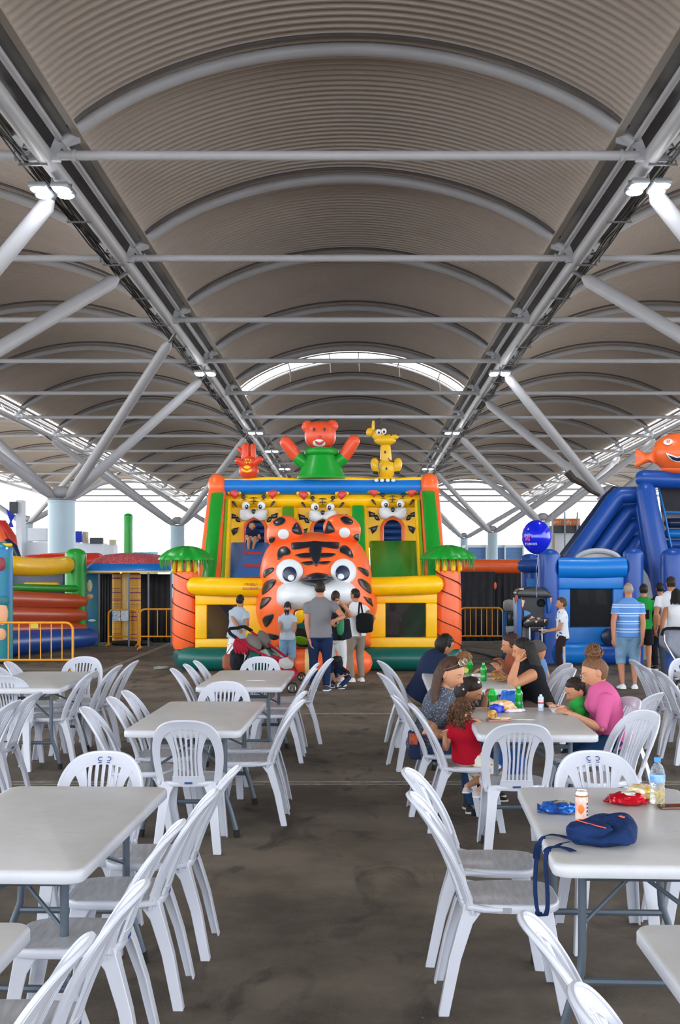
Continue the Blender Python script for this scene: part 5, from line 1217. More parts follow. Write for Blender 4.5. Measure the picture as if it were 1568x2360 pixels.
E_ = standing('woman in grey-blue t-shirt and long white patterned skirt pushing the red stroller', 554, 1370, 19.3, -25, skin='#a8714f', hair=('short', '#1b1614'), top=('#a5b1bf', .5), bottom=(M_floral, .95), shoes='#6b5146', group=gq, fem=True, girth=1.12, skirt=.22, hands=(P(552, 1450, 19.0), P(568, 1446, 18.9)), hipx=545)
K_ = person('child in navy t-shirt sitting at the top of the blue climbing ramp', P(584, 1243, 23.95), P(581.5, 1212.5, 23.85), 180, scale=1.0, skin='#c08a6a', hair=('short', '#4a3326'), top=('#232a4b', .5), bottom=('#d7d5d0', .3), shoes=None, group=None, headk=.18, hands=(P(592, 1238, 23.7), P(575, 1238, 23.7)), feet=(P(583, 1266, 23.55), P(573, 1267, 23.55)), sit=True, voxel=.014, base=(X(584, 24), 23.95, 0))
N_ = person('small child in dark clothes crouching behind the man in grey', (X(772, 17.9), 18.0, .32), P(778, 1524, 17.95), -20, scale=.95, skin='#b98062', hair=('short', '#241a17'), top=('#20242f', 1.6), bottom=(D_navy, 1.0), shoes='#2a3558', group=gq, headk=.18, sit=True, hands=(P(770, 1560, 17.8), P(785, 1560, 17.8)), feet=((X(766, 17.9), 17.95, .05), (X(786, 17.9), 17.75, .05)))
V_ = standing('child in white shirt and dark shorts glimpsed through the right netted window', 905, 1388, 21.9, 0, skin='#a8714f', hair=('short', '#2a1c16'), top=('#c9c6c2', .5), bottom=('#222631', .45), shoes=None, headk=.16)
M_boyp = spots_mat('blue_printed_white', '#dfe3ea', '#3a66b8', 11, .26, '#6f8fd0')
G_ = standing('boy in white shirt with blue print holding a tray beside the blue castle', 1295, 1376, 19.6, 84, skin='#bf8767', hair=('short', '#5a3f2c'), top=(M_boyp, .55, True, 'shirt'), bottom=('#33262a', 1.0), shoes='#9a948e', headk=.155, group=gr, face=(-1, .12, -.06), hands=(P(1262, 1455, 19.45), P(1268, 1452, 19.7)), hipx=1297, poles=((.3, -.2, -1), (.3, .2, -1)))
b = MB(); b.beam(P(1300, 1490, 19.42)+Vector((0, -.02, 0)), P(1302, 1560, 19.38), .035, .02); b.build('side_stripe', cloth('pale_stripe', '#cdbab4'), G_['root'])
tr = MB(); c_ = P(1253, 1452, 19.5); tr.ell(c_, (.085, .10, .012), None, 20, 8); tro = tr.build('paper_tray', mat('white_card', '#e2dfda', .7), None); tag(tro, 'small white tray held out by the boy in printed shirt', 'tray')
M_polo = stripes_mat('blue_striped_polo', '#5c8ccb', '#c6d3e6', [(.12, 1), (.14, 0), (.18, 1), (.20, 0), (.30, 1), (.315, 0), (.35, 1), (.37, 0), (.47, 1), (.49, 0), (.52, 1), (.545, 0), (.66, 1), (.68, 0), (.71, 1), (.73, 0)], .75, 1.42)
O_ = standing('older man with cropped grey hair in blue striped polo and denim shorts', 1449, 1342, 17.9, 0, skin='#b97a5c', hair=('bald', '#a39c94'), top=(M_polo, .55), bottom=(D_denim, .62), shoes='#dfe3ec', group=gr, girth=1.12, hands=(P(1414, 1478, 17.75), P(1482, 1480, 17.75)), poles=((-.8, -.2, 0), (.8, -.2, 0)), armr=1.05)
I_ = standing('boy in green sports jersey and black shorts behind the older man', 1484, 1345, 20.8, -8, skin='#b67b57', hair=('short', '#1d1815'), top=('#1f8a3a', .5), bottom=('#1d1c22', .45), shoes='#d9d6d0', group=gr, headk=.14)
b = MB(); b.box((X(1484, 20.8), 20.8-.135, .98), (.13, .012, .16)); b.build('jersey_number_patch', cloth('black_patch', '#15161b'), I_['root'], bevel=.004)
J_ = standing('man in plain white t-shirt with his back turned at the right edge', 1547, 1328, 19.4, 0, skin='#a8714f', hair=('short', '#2a211d'), top=('#d5d7dd', .55), bottom=('#3d4656', 1.0), shoes='#555560', group=gr, girth=1.1)
L_p = standing('dark-haired visitor in black half hidden behind the man in white', 1522, 1342, 21.2, 0, skin='#a8714f', hair=('short', '#1b1514'), top=('#202025', .6), bottom=('#15161c', 1.0), shoes='#15161c', group=gr)
K2 = standing('woman in white sleeveless top and jeans beside the grey stroller', 1560, 1356, 18.3, -10, skin='#a96d48', hair=('long', '#15110f', .12), top=('#dbdde2', 0), bottom=('#3a5aa0', 1.0), shoes='#555', group=gr, fem=True, hands=(P(1524, 1468, 18.0), P(1590, 1440, 18.0)))
b = MB(); wr = K2['arms'][-1][1]; b.path([wr+Vector((.026*math.cos(t), .026*math.sin(t), .01)) for t in np.linspace(0, 6.28, 14)[:-1]], .007, 6, loop=True); b.build('watch', M_silver, K2['root'])
# ---- seated
M_dots = spots_mat('grey_dotted_cloth', '#4a4f5c', '#9fa4ae', 75, .28)
S1 = person('woman with long brown hair and sunglasses on her head in dotted grey t-shirt', (.50, 8.93, .50), P(1040, 1550, 8.75), -88, scale=1.42, hhead=.232, skin='#c69070', hair=('long', '#4a2f20', .42), top=(M_dots, .62), bottom=('#2c4468', 1.0), shoes='#2a2a2e', face=(.80, -.48, -.38), sit=True, fem=True, group=gt_, voxel=.010,
     hands=(P(1120, 1640, 8.9), P(1052, 1690, 8.62)), poles=((0, .5, -1), (-.35, -.4, -1)), armr=1.1, girth=1.05)
MHs, hks, hs = S1['M'], S1['hk'], S1['head']
for s in (-1, 1):
    b = MB(); cc = Vector((s*.034, .064, .113)); b.path([hs+MHs@((cc+Vector((.029*math.cos(t), -.014*math.sin(t), .016*math.sin(t))))*hks) for t in np.linspace(0, 6.28, 18)[:-1]], .0032, 6, loop=True); rim = b.build('glasses_rim', mat('gold_wire', '#cdbb98', .3, metal=.8), S1['root'])
    b = MB(); b.rings([[hs+MHs@((cc+Vector((.026*f_*math.cos(t), -.012*f_*math.sin(t), .014*f_*math.sin(t))))*hks) for t in np.linspace(0, 6.28, 18)[:-1]] for f_ in (1, .1)]); b.build('dark_lens', mat('dark_lens', '#2a2320', .15), rim)
    b = MB(); b.path([hs+MHs@(Vector(v)*hks) for v in ((s*.063, .062, .108), (s*.088, .03, .07), (s*.092, -.02, .03))], .002, 5); b.build('glasses_arm', MATS['gold_wire'], S1['root'])
S2 = person('girl with dark hair and white hair clips looking down at the table', (.74, 9.42, .50), P(1084, 1590, 9.22), -92, scale=1.25, hhead=.215, skin='#bd8665', hair=('long', '#2b1c18', .2), top=('#26272e', .9), bottom=('#2d3a5c', 1.0), shoes='#333', face=(.84, -.15, -.5), sit=True, fem=True, group=gt_, headk=.15, voxel=.010, hands=(P(1122, 1608, 9.35), P(1128, 1650, 9.05)), poles=((0, .5, -1), (0, -.4, -1)))
for off in ((.02, .03, .118), (-.065, .02, .085), (.075, -.045, .02)):
    b = MB(); b.ell(S2['head']+S2['M']@(Vector(off)*S2['hk']), .011); b.build('hair_clip', mat('pearl_clip', '#e6e2da', .3), S2['root'])
M_flow = spots_mat('flower_print_cloth', '#e3ddd2', '#c8782f', 19, .24, '#d9a53a')
S3 = person('curly-haired toddler in red t-shirt and flowered shorts sitting on a white chair', P(1078, 1741, 8.32), P(1063, 1641, 8.22), -28, skin='#c99374', hair=('curly', '#5c3e2a'), top=('#b3122b', .55), bottom=(M_flow, .42), shoes='#b9b4b4', scale=.93, hhead=.195, sit=True, group=gt_, headk=.205, voxel=.009,
     face=(.75, .6, -.25), hands=(P(1026, 1696, 8.15), P(1112, 1669, 8.2)), poles=((-.3, -.4, -1), (.5, 0, -1)), feet=(P(1076, 1812, 8.2), P(1102, 1822, 8.1)), base=(.76, 8.35, 0), girth=1.12)
S4 = person('woman in pink top with a messy brown hair bun leaning over the table', (1.90, 8.86, .53), P(1372, 1550, 8.88), 92, scale=1.42, hhead=.232, skin='#c48d6c', hair=('bun', '#7a5338'), top=('#cf5f93', 1.05), bottom=('#1e3f63', 1.0), shoes='#333', face=(-.93, -.05, -.32), sit=True, fem=True, group=gt_, voxel=.010, girth=1.12,
     hands=(P(1322, 1648, 8.62), P(1312, 1640, 9.0)), poles=((.3, -.4, -1), (.3, .3, -1)))
b = MB()
for s in (-1, 1): b.path([S4['head']+S4['M']@(Vector((s*.033+.02*math.cos(t), .106, .003+.016*math.sin(t)))*S4['hk']) for t in np.linspace(0, 6.28, 16)[:-1]], .0018, 5, loop=True)
b.build('eyeglasses', M_silver, S4['root'])
S5 = person('small boy in green t-shirt eating at the family table', (1.71, 9.12, .55), P(1330, 1591, 9.06), 88, skin='#c08a68', hair=('short', '#2f211b'), top=('#2fa045', .6), bottom=('#30384a', .9), shoes='#333', scale=1.02, hhead=.20, face=(-.9, -.12, -.45), sit=True, group=gt_, headk=.19, voxel=.009, hands=(P(1284, 1640, 8.95), P(1278, 1632, 9.15)), poles=((.3, -.4, -1), (.3, .4, -1)))
S6 = person('man in navy polo shirt seated with his back to the camera at the far table', (.66, 12.1, .53), P(1024, 1488, 12.0), -62, scale=1.6, hhead=.235, skin='#a9714f', hair=('short', '#1d1715'), top=('#1b2742', .55), bottom=('#8d8069', 1.0), shoes='#333', face=(.85, .45, -.15), sit=True, group=gt_, girth=1.15, voxel=.013, hands=(P(1085, 1560, 12.3), P(1080, 1570, 11.7)))
S7 = person('fair-haired toddler in white shirt at the far table', (1.05, 12.35, .56), P(1067, 1524, 12.2), -80, skin='#cf9f80', hair=('fluffy', '#9a6b42'), top=('#dcd6d2', .7), bottom=('#6b6f7d', .9), shoes=None, scale=1.0, hhead=.21, sit=True, group=gt_, headk=.19, face=(.8, .45, -.3), hands=(P(1095, 1552, 12.3), P(1092, 1552, 12.0)))
S8 = person('black-haired woman in sleeveless black top resting her cheek on her hand', (1.69, 11.15, .53), P(1208, 1499, 11.05), 92, scale=1.5, hhead=.232, skin='#c08562', hair=('long', '#1a1513', .30), top=('#17181d', 0), bottom=('#57493f', 1.0), shoes='#333', face=(-.95, .1, -.2), sit=True, fem=True, group=gt_, voxel=.012, girth=1.15, hands=(P(1192, 1527, 10.85), P(1165, 1560, 11.3)), poles=((-.9, -.3, -1), (0, .3, -1)), armr=1.15)
S9 = person('short-haired person in rust sleeves eating at the far table behind the black-haired woman', (1.62, 11.9, .53), P(1180, 1486, 11.75), 92, scale=1.5, hhead=.225, skin='#b9805f', hair=('short', '#3b241b'), top=('#8a4a35', 1.7), bottom=('#333a4a', 1.0), shoes='#333', face=(-1, 0, -.2), sit=True, group=gt_, voxel=.013, hands=(P(1152, 1546, 11.6), P(1160, 1530, 12)))
S10 = person('child in grey cap and blue sleeveless top at the far table turned away', (1.86, 12.45, .50), P(1241, 1500, 12.3), 60, scale=1.25, hhead=.21, skin='#c08562', hair=('none', '#3b2a22'), top=('#6483ad', 0), bottom=('#333a4a', 1.0), shoes='#333', face=(-.6, .75, -.2), sit=True, group=gt_, voxel=.013, headk=.16)
cp = head_shape(S10['M'], S10['head'], .21, region=lambda dx, dy, dz: (1.13 if dz > -.1 else .95), nu=30, nv=20)
cp.ell(S10['head']+S10['M']@(Vector((0, .115, .035))*S10['hk']), Vector((.065, .06, .008))*S10['hk'], S10['M']); cp.build('cap', cloth('grey_cap', '#57524f'), S10['root'])
# ================================================================= THINGS ON TABLES
TZ = .747
def onT(px, py, z=TZ):
    d = (CAMH-z)*FPX/(py-YH); return Vector((X(px, d), d, z))
def single(mb, name, mats, label, cat, group=None, **k):
    return tag(mb.build(name, mats, None, **k), label, cat, group)
def crumple(c, rx, ry, rz, seed, rot=0, n=(28, 16), amp=.12, p=.8, base=None):
    rg = random.Random(seed); ph = [rg.uniform(0, 6.28) for _ in range(9)]; b = MB(); b.ell((0, 0, 0), (1, 1, 1), None, n[0], n[1], p); vs_ = []
    M = Matrix.Rotation(R(rot), 3, 'Z')
    for v in b.v:
        v = Vector(v); q = 1+amp*(math.sin(5*v.x+3*v.y+ph[0])*math.sin(4*v.z+2*v.x+ph[1])+.6*math.sin(9*v.y-5*v.x+ph[2]+4*v.z)+.35*math.sin(15*v.x+ph[3])*math.sin(13*v.y+ph[4]))
        w_ = Vector((v.x*rx*q, v.y*ry*q, v.z*rz*q)); w_ = M@w_+Vector(c)
        if base is not None: w_.z = max(w_.z, base)
        vs_.append(tuple(w_))
    b.v = vs_; return b
# orange and white can
c = onT(1341, 1893); t = empty('drink_can', 'orange and white drink can on the near right table beside the blue snack bag', 'can', c)
M_can = mat('can_side', '#f0a383', .3, metal=.2, col2='#e9e2dc', vscale=28); M_tin = mat('tin', '#c9c7c5', .25, metal=.9)
b = MB(); b.lathe([(.022, 0), (.0265, .006), (.0265, .108)], c, 28); b.build('can_body', M_can, t)
b = MB(); b.lathe([(.0268, .108), (.0268, .116), (.023, .126), (.0235, .129), (.021, .129), (.020, .125), (.001, .125)], c, 28); b.build('can_top', M_tin, t)
b = MB(); b.lathe([(.0270, .104), (.0270, .109)], c, 28); b.build('gold_ring', mat('gold_ring', '#a0693f', .3, metal=.6), t)
b = MB(); b.ell(c+Vector((-.006, -.024, .055)), (.014, .005, .020)); b.build('orange_print', mat('orange_print', '#f07b2e', .4), t)
b = MB()
for k in range(4): b.box(c+Vector((.0195+.0002*k, -.0185, .030+k*.015)), (.008, .002, .010), .6)
b.build('blue_letters', M_mark, t)
# snack bags
M_bagb = mat('blue_foil', '#1d6fca', .22, metal=.35, col2='#2a3f8f', vscale=26); M_bagr = mat('red_foil', '#d0142a', .22, metal=.3, col2='#b3101f', vscale=12); M_bagy = mat('yellow_foil', '#edc512', .25, metal=.2, col2='#e8dfd2', vscale=16)
def snack(px, py, w_, dd, hh_, rot, m, label, seed, pm=None):
    c = onT(px, py); t = empty('snack_bag', label, 'snack bag', c, group='opened snack bags on the near right table')
    crumple(c+Vector((0, 0, hh_*.85)), w_/2, dd/2, hh_, seed, rot, base=TZ+.001).build('foil_bag', m, t, angle=35)
    M = Matrix.Rotation(R(rot), 3, 'Z')
    for sx in (-1, 1):
        b = MB(); rs = []
        for i in range(9):
            y = -dd*.38+dd*.76*i/8; z = hh_*(.5+.25*math.sin(i*2.1+seed)); rs.append([c+M@Vector((sx*(w_*.46), y, z)), c+M@Vector((sx*(w_*.60), y*1.15, z+.012*math.sin(i*1.7))), c+M@Vector((sx*(w_*.60), y*1.15, z-.002+.012*math.sin(i*1.7))), c+M@Vector((sx*(w_*.46), y, z-.003))])
        b.rings(rs); b.build('crimped_end', m, t, angle=30)
    if pm: crumple(c+Vector((.01, -.01, hh_*1.5)), w_*.24, dd*.22, hh_*.5, seed+5, rot).build('print_patch', pm, t)
    return t
snack(1288, 1873, .15, .12, .026, -8, M_bagb, 'crumpled blue snack bag left of the orange can', 3, mat('olive_print', '#7d7a45', .35, col2='#c6b46a', vscale=40))
snack(1444, 1853, .155, .13, .028, -22, M_bagr, 'torn red and white snack bag in the middle of the near right table', 8, mat('white_foil_print', '#e8e3dc', .35, col2='#b9b1ab', vscale=40))
snack(1481, 1838, .10, .15, .032, 25, M_bagy, 'yellow snack bag lying against the red one by the bottle', 12, mat('pale_foil', '#e9ded0', .35, col2='#cf9d6c', vscale=40))
# water bottle
c = onT(1516, 1851); t = empty('water_bottle', 'clear plastic water bottle with blue cap and label on the near right table', 'bottle', c)
M_pet = mat('clear_pet', '#f1f7fb', .05, trans=1, ior=1.3, bump=.6, bscale=60); M_water = mat('water_in_bottle', '#dfeef8', .05, trans=.9, ior=1.33)
prof = [(.028, 0), (.033, .008)]
for i in range(9): prof.append((.033-(.0022 if i % 2 else 0), .016+i*.0125))
prof += [(.033, .128), (.032, .142), (.026, .160), (.0145, .176), (.0125, .186)]
b = MB(); b.lathe(prof, c, 32); b.build('bottle_body', M_pet, t, angle=70)
b = MB(); b.lathe([(.0140, .184), (.0148, .186), (.0148, .202), (.013, .204)], c, 24); b.build('cap', mat('light_blue_cap', '#4f9be0', .35), t)
b = MB(); b.lathe([(.0338, .096), (.0342, .098), (.0342, .128), (.0338, .130)], c, 32); b.build('label_band', mat('blue_label', '#3f87d8', .4, col2='#b9d6f2', vscale=18), t)
# phone
c = onT(1560, 1862); t = empty('phone', 'dark phone lying at the right edge of the near right table', 'phone', c)
b = MB(); b.box(c+Vector((0, 0, .006)), (.155, .075, .009), R(4)); b.build('phone_body', mat('bronze_metal', '#7a604f', .3, metal=.7), t, bevel=.004); b = MB(); b.box(c+Vector((0, 0, .0112)), (.148, .069, .0015), R(4)); b.build('screen', mat('dark_glass', '#12181b', .06), t)
# backpack
c = onT(1388, 1940); M_bp = cloth('navy_backpack_cloth', '#18305e', var=.25, vscale=14, bscale=22, bump=.8); M_coral = mat('coral_zip', '#f0604f', .5)
t = empty('backpack', 'navy blue backpack with coral zip lying on the near right table', 'backpack', c)
bpk = Puff([(1303, 1903), (1309, 1897), (1345, 1901), (1375, 1892), (1414, 1888), (1432, 1899), (1458, 1918), (1465, 1935), (1463, 1955), (1457, 1966), (1420, 1968), (1385, 1966), (1345, 1970), (1330, 1966), (1316, 1950), (1303, 1935)], 4.66, .14, c=(1388, 1930), sm=4, back=.12, pw=2.6)
# rest the puffed shape on the table: build in 3D as a lying cushion
b = MB(); n = 40; rows = []
rg = random.Random(9)
Wd, Dp, Hh = .268, .30, .105
for j in range(13):
    th = math.pi*j/12; ring = []
    for i in range(n):
        a = 2*math.pi*i/n; ex = .62
        x = Wd/2*math.copysign(abs(math.cos(a))**ex, math.cos(a))*math.sin(th)**.5; y = Dp/2*math.copysign(abs(math.sin(a))**ex, math.sin(a))*math.sin(th)**.5
        taper = 1-.22*max(0, -x/(Wd/2)); z = Hh/2*(1+math.cos(th))*(.75+.25*math.cos(a*.9-.4))
        fold = .010*math.sin(16*x/Wd+7*y/Dp+2*math.sin(9*y/Dp))+.006*math.sin(23*y/Dp-9*x/Wd)
        ring.append(tuple(c+Matrix.Rotation(R(-14), 3, 'Z')@Vector((x, y*taper, max(.001, z+fold*math.sin(th))))))
    rows.append(ring)
b.rings(rows); b.build('bag_body', M_bp, t, angle=70, sub=1)
Mr = Matrix.Rotation(R(-14), 3, 'Z')
crumple(c+Mr@Vector((-.045, -.075, .052)), .085, .055, .035, 4, -10, amp=.06, p=.6).build('front_pocket', M_bp, t)
b = MB(); b.path([c+Mr@Vector(v) for v in ((-.095, -.055, .090), (-.06, -.085, .088), (-.02, -.105, .083), (.02, -.118, .078))], .0035, 6, flat=.6); b.build('zip', M_coral, t)
b = MB(); b.box(c+Mr@Vector((.075, -.03, .106)), (.010, .028, .004), Matrix.Rotation(R(20), 3, 'Z')); b.build('logo_tab', M_coral, t)
def strap(pts, w_, m, nm, par): 
    b = MB(); cp_ = curve_pts(pts, 8); rs = []
    cp_ = [Vector(p) for p in cp_]
    for i, p in enumerate(cp_):
        tg = (cp_[min(i+1, len(cp_)-1)]-cp_[max(i-1, 0)]).normalized(); sdv = Vector((.35, -.93, 0)) if abs(tg.z) > .6 else tg.cross(Vector((0, 0, 1))).normalized()
        if rs and (sdv.dot(lastv) < 0): sdv = -sdv
        lastv = sdv; nn = tg.cross(sdv).normalized()*.0015
        rs.append([p-sdv*w_/2-nn, p+sdv*w_/2-nn, p+sdv*w_/2+nn, p-sdv*w_/2+nn])
    b.rings(rs); b.build(nm, m, par, angle=60)
strap([onT(1312, 1932, TZ+.03), onT(1290, 1926, TZ+.02), onT(1262, 1925, TZ+.012), P(1243, 1944, 4.70), P(1236, 1990, 4.62), P(1234, 2050, 4.58), P(1240, 2100, 4.55), P(1253, 2111, 4.5), P(1262, 2095, 4.46), P(1262, 2045, 4.44), P(1258, 1990, 4.46), P(1263, 1958, 4.50), onT(1283, 1952, TZ+.012), onT(1305, 1955, TZ+.01), onT(1322, 1962, TZ+.01)], .028, M_bp, 'shoulder_strap', t)
strap([onT(1312, 1940, TZ+.03), onT(1296, 1944, TZ+.015), onT(1280, 1951, TZ+.012)], .015, M_bp, 'thin_strap', t)
# -------- family table
M_gbot = mat('green_plastic', '#15b03a', .12, trans=.35, coat=.4); M_slush = mat('green_slush', '#12a33a', .2, col2='#2fd05a', vscale=60, coat=.5)
def green_bottle(px, py, lab):
    c = onT(px, py); t = empty('green_bottle', lab, 'bottle', c, group='green drink bottles')
    b = MB(); b.lathe([(.024, 0), (.030, .008), (.030, .045), (.026, .055), (.030, .066), (.026, .078), (.030, .09), (.029, .115), (.020, .135), (.011, .148)], c, 22); b.build('bottle_body', M_gbot, t, angle=70)
    b = MB(); b.lathe([(.0125, .147), (.0125, .163), (.010, .166)], c, 16); b.build('cap', mat('green_cap', '#35c95a', .35), t)
green_bottle(1196, 1633, 'green drink bottle on the family table in front of the black-haired woman'); green_bottle(1115, 1569, 'green drink bottle on the farther family table')
def slush(px, py, lab, s_=1.0):
    c = onT(px, py); t = empty('slush_cup', lab, 'cup', c, group='green slush cups')
    b = MB(); b.lathe([(.024*s_, 0), (.036*s_, .10*s_), (.038*s_, .104*s_)], c, 20); b.build('cup', M_gbot, t)
    b = MB(); z = 0
    for k in range(5):
        r = .038*s_*(1-.13*k); b.path([c+Vector((r*.72*math.cos(a), r*.72*math.sin(a), (.104+k*.009)*s_)) for a in np.linspace(0, 6.28, 13)[:-1]], .010*s_, 8, loop=True)
    b.build('slush_swirl', M_slush, t)
slush(1136, 1634, 'tall green slush cup on the family table'); slush(1084, 1551, 'green slush cup beside the fair-haired toddler', .8)
c = onT(1155, 1641); t = empty('food_wrapper', 'heap of orange, blue and white wrappers on the family table', 'wrapper', c)
crumple(c+Vector((.02, .03, .04)), .085, .06, .04, 21, 10, base=TZ+.001).build('orange_wrapper', mat('orange_wrap', '#efa02a', .35, col2='#efe4cf', vscale=10), t, angle=35)
crumple(c+Vector((-.03, -.02, .028)), .05, .045, .03, 22, 0, base=TZ+.001).build('blue_wrapper', mat('blue_wrap', '#1c2fb8', .25, col2='#3d59d8', vscale=20), t, angle=35)
crumple(c+Vector((.10, -.02, .014)), .075, .03, .014, 23, 15, base=TZ+.001).build('pink_wrapper', mat('pink_wrap', '#e6e3ea', .35, col2='#e04a9c', vscale=9), t, angle=35)
c = onT(1150, 1662); t = empty('cake_board', 'slice of yellow cake on a brown board before the toddler in red', 'cake', c)
b = MB(); b.box(c+Vector((0, 0, .008)), (.16, .10, .014), R(6)); b.build('board', mat('brown_card', '#a3746a', .6), t, bevel=.004)
crumple(c+Vector((-.045, 0, .045)), .032, .03, .032, 31, 0, amp=.08).build('cake_slice', mat('yellow_cake', '#e6c463', .7, col2='#7d2a22', vscale=22), t); crumple(c+Vector((.01, 0, .020)), .07, .04, .008, 32, 0).build('crumbs', mat('crumb_yellow', '#dcc27a', .8, col2='#efe6cf', vscale=40), t)
def knife(px, py, rot, lab):
    c = onT(px, py); b = MB(); b.path([c+Matrix.Rotation(R(rot), 3, 'Z')@Vector((x, 0, .006)) for x in (-.085, -.03, 0, .05, .085)], [.004, .009, .008, .009, .003], 8, flat=.5); single(b, 'plastic_knife', mat('white_cutlery', '#e9e9ea', .35), lab, 'cutlery')
knife(1205, 1661, 0, 'white plastic knife lying beside the cake board'); knife(590, 1570, 6, 'white plastic knife lying alone on the third left table')
c = onT(1247, 1638); t = empty('milk_drink', 'small white drink bottle with red band on the family table', 'bottle', c)
b = MB(); b.lathe([(.021, 0), (.022, .004), (.022, .05), (.020, .056), (.022, .062), (.022, .098), (.014, .106)], c, 20); b.build('bottle_body', mat('white_bottle', '#e3e6ee', .35, col2='#9fb2d8', vscale=60), t); b = MB(); b.lathe([(.0225, .052), (.0225, .064)], c, 20); b.build('red_band', V_rd, t); b = MB(); b.lathe([(.010, .105), (.010, .117), (.006, .12)], c, 14); b.build('cap', V_wh, t)
def bowl(c, r, lab, food=None, name='bowl', low=False):
    t = empty(name, lab, name, c); h = .035 if not low else .015
    b = MB(); b.lathe([(r*.6, 0), (r*.75, h*.4), (r, h), (r*1.05, h), (r*.98, h*.9), (r*.7, h*.35), (.002, h*.3)], c, 28); b.build('dish', mat('white_dish', '#e2e4e8', .4), t)
    if food: 
        rg = random.Random(int(r*1e4)+len(lab)); 
        b = MB()
        for k in range(26):
            a = rg.uniform(0, 6.28); q = r*.7*math.sqrt(rg.random()); p0 = c+Vector((q*math.cos(a), q*math.sin(a), h*.8+rg.uniform(0, .02))); dv = Vector((rg.uniform(-1, 1), rg.uniform(-1, 1), rg.uniform(-.2, .3))).normalized()*.022
            b.path([p0-dv, p0+dv], .006, 5)
        o = b.build('chips', food, t); o['kind'] = 'stuff'
M_chips = mat('golden_chips', '#e0a23c', .6, col2='#c47a25', vscale=30)
bowl(onT(1285, 1641), .062, 'white bowl in front of the small boy in green', mat('snack_pink', '#d9a488', .6)); bowl(onT(1147, 1559), .10, 'plate heaped with chips on the farther family table', M_chips, 'plate', True); bowl(onT(1148, 1570), .085, 'small tray of chips nearest the camera on the farther family table', M_chips, 'plate', True)
b = MB(); c = onT(1102, 1560); single(crumple(c+Vector((0, 0, .015)), .06, .05, .016, 44, 0, base=TZ+.001), 'paper_napkin', mat('napkin', '#ddd8d6', .8), 'crumpled napkin on the farther family table', 'napkin')
c = onT(1069, 1552); single(crumple(c+Vector((0, 0, .03)), .05, .04, .03, 45, 0, base=TZ+.001), 'yellow_snack_bag', mat('yellow_green_foil', '#c9d24a', .3, col2='#e8e6a0', vscale=20), 'small yellow snack bag beside the fair-haired toddler', 'snack bag')
c = Vector((X(1178, 9.75), 9.75, 0)); t = empty('shopping_bag', 'bright blue shopping bag standing behind the family table', 'bag', c)
crumple(c+Vector((0, 0, .39)), .105, .07, .40, 50, 5, amp=.05, p=.5, base=.002).build('bag_body', mat('blue_bag', '#1765c4', .5, bump=.5, bscale=20), t)
for s in (-1, 1): b = MB(); b.path([c+Vector((s*.05-.03, 0, .74)), c+Vector((s*.05-.02, 0, .80)), c+Vector((s*.05+.02, 0, .80)), c+Vector((s*.05+.03, 0, .74))], .006, 6); b.build('handle', mat('blue_bag2', '#2f7fe0', .5), t)
c = P(955, 1738, 8.86); t = empty('hanging_bag', 'navy bag with orange print hung on the chair of the woman with sunglasses', 'bag', (c.x, c.y, .42)); 
b = MB(); b.box(P(956, 1716, 8.86), (.085, .16, .20), R(4)); b.build('bag_body', cloth('navy_bag_cloth', '#232f4d'), t, bevel=.02); b = MB(); b.box(P(953, 1703, 8.775), (.06, .012, .08), R(4)); b.build('orange_print', mat('orange_patch', '#c4532c', .6, col2='#7d3a2a', vscale=30), t)
# -------- bags of the visitors
b = MB(); c = P(785, 1443, 17.75); t = empty('green_bag', 'small green bag hanging from the arm of the woman in black', 'bag', c)
crumple(c, .055, .04, .135, 60, 0, amp=.05).build('bag_body', mat('green_bag_cloth', '#147a4a', .6, bump=.4, bscale=14), t); b = MB(); b.path([c+Vector((-.02, 0, .12)), P(786, 1405, 17.75), c+Vector((.02, 0, .12))], .008, 6); b.build('handle', MATS['green_bag_cloth'], t)
c = P(800, 1456, 18.0); t = empty('tote_bag', 'dark tote bag carried by the woman in black', 'bag', c)
b = MB(); q = [P(782, 1435, 18.0), P(806, 1425, 18.0), P(812, 1470, 18.0), P(786, 1478, 18.0)]; b.add([tuple(v) for v in q]+[tuple(v+Vector((0, .1, 0))) for v in q], [(0, 1, 2, 3), (7, 6, 5, 4), (0, 4, 5, 1), (1, 5, 6, 2), (2, 6, 7, 3), (3, 7, 4, 0)]); b.build('bag_body', cloth('black_tote', '#24262e'), t, bevel=.03, seg=3); b = MB(); b.path([q[0], P(792, 1405, 17.95), q[1]], .008, 6); b.build('handle', MATS['black_tote'], t)
c = P(841, 1436, 18.75); t = empty('shoulder_bag', 'large black shoulder bag of the woman in white', 'bag', c)
crumple(c, .135, .06, .15, 62, -8, amp=.05, p=.6).build('bag_body', cloth('black_bag_cloth', '#17181b'), t); b = MB(); b.path([P(826, 1425, 18.72), P(829, 1388, 18.80), P(832, 1389, 18.95), P(838, 1425, 18.80)], .014, 6, flat=.4); b.build('strap', MATS['black_bag_cloth'], t)
c = P(528, 1526, 18.6); t = empty('leather_bag', 'brown leather bag hanging at the stroller handle side', 'bag', c)
crumple(c, .10, .05, .125, 63, 5, amp=.03, p=.6).build('bag_body', mat('brown_leather', '#9c5236', .5, bump=.3, bscale=20), t); b = MB(); b.path([c+Vector((-.06, 0, .1)), P(545, 1472, 18.5), c+Vector((.07, 0, .1))], .008, 6); b.build('handle', MATS['brown_leather'], t)
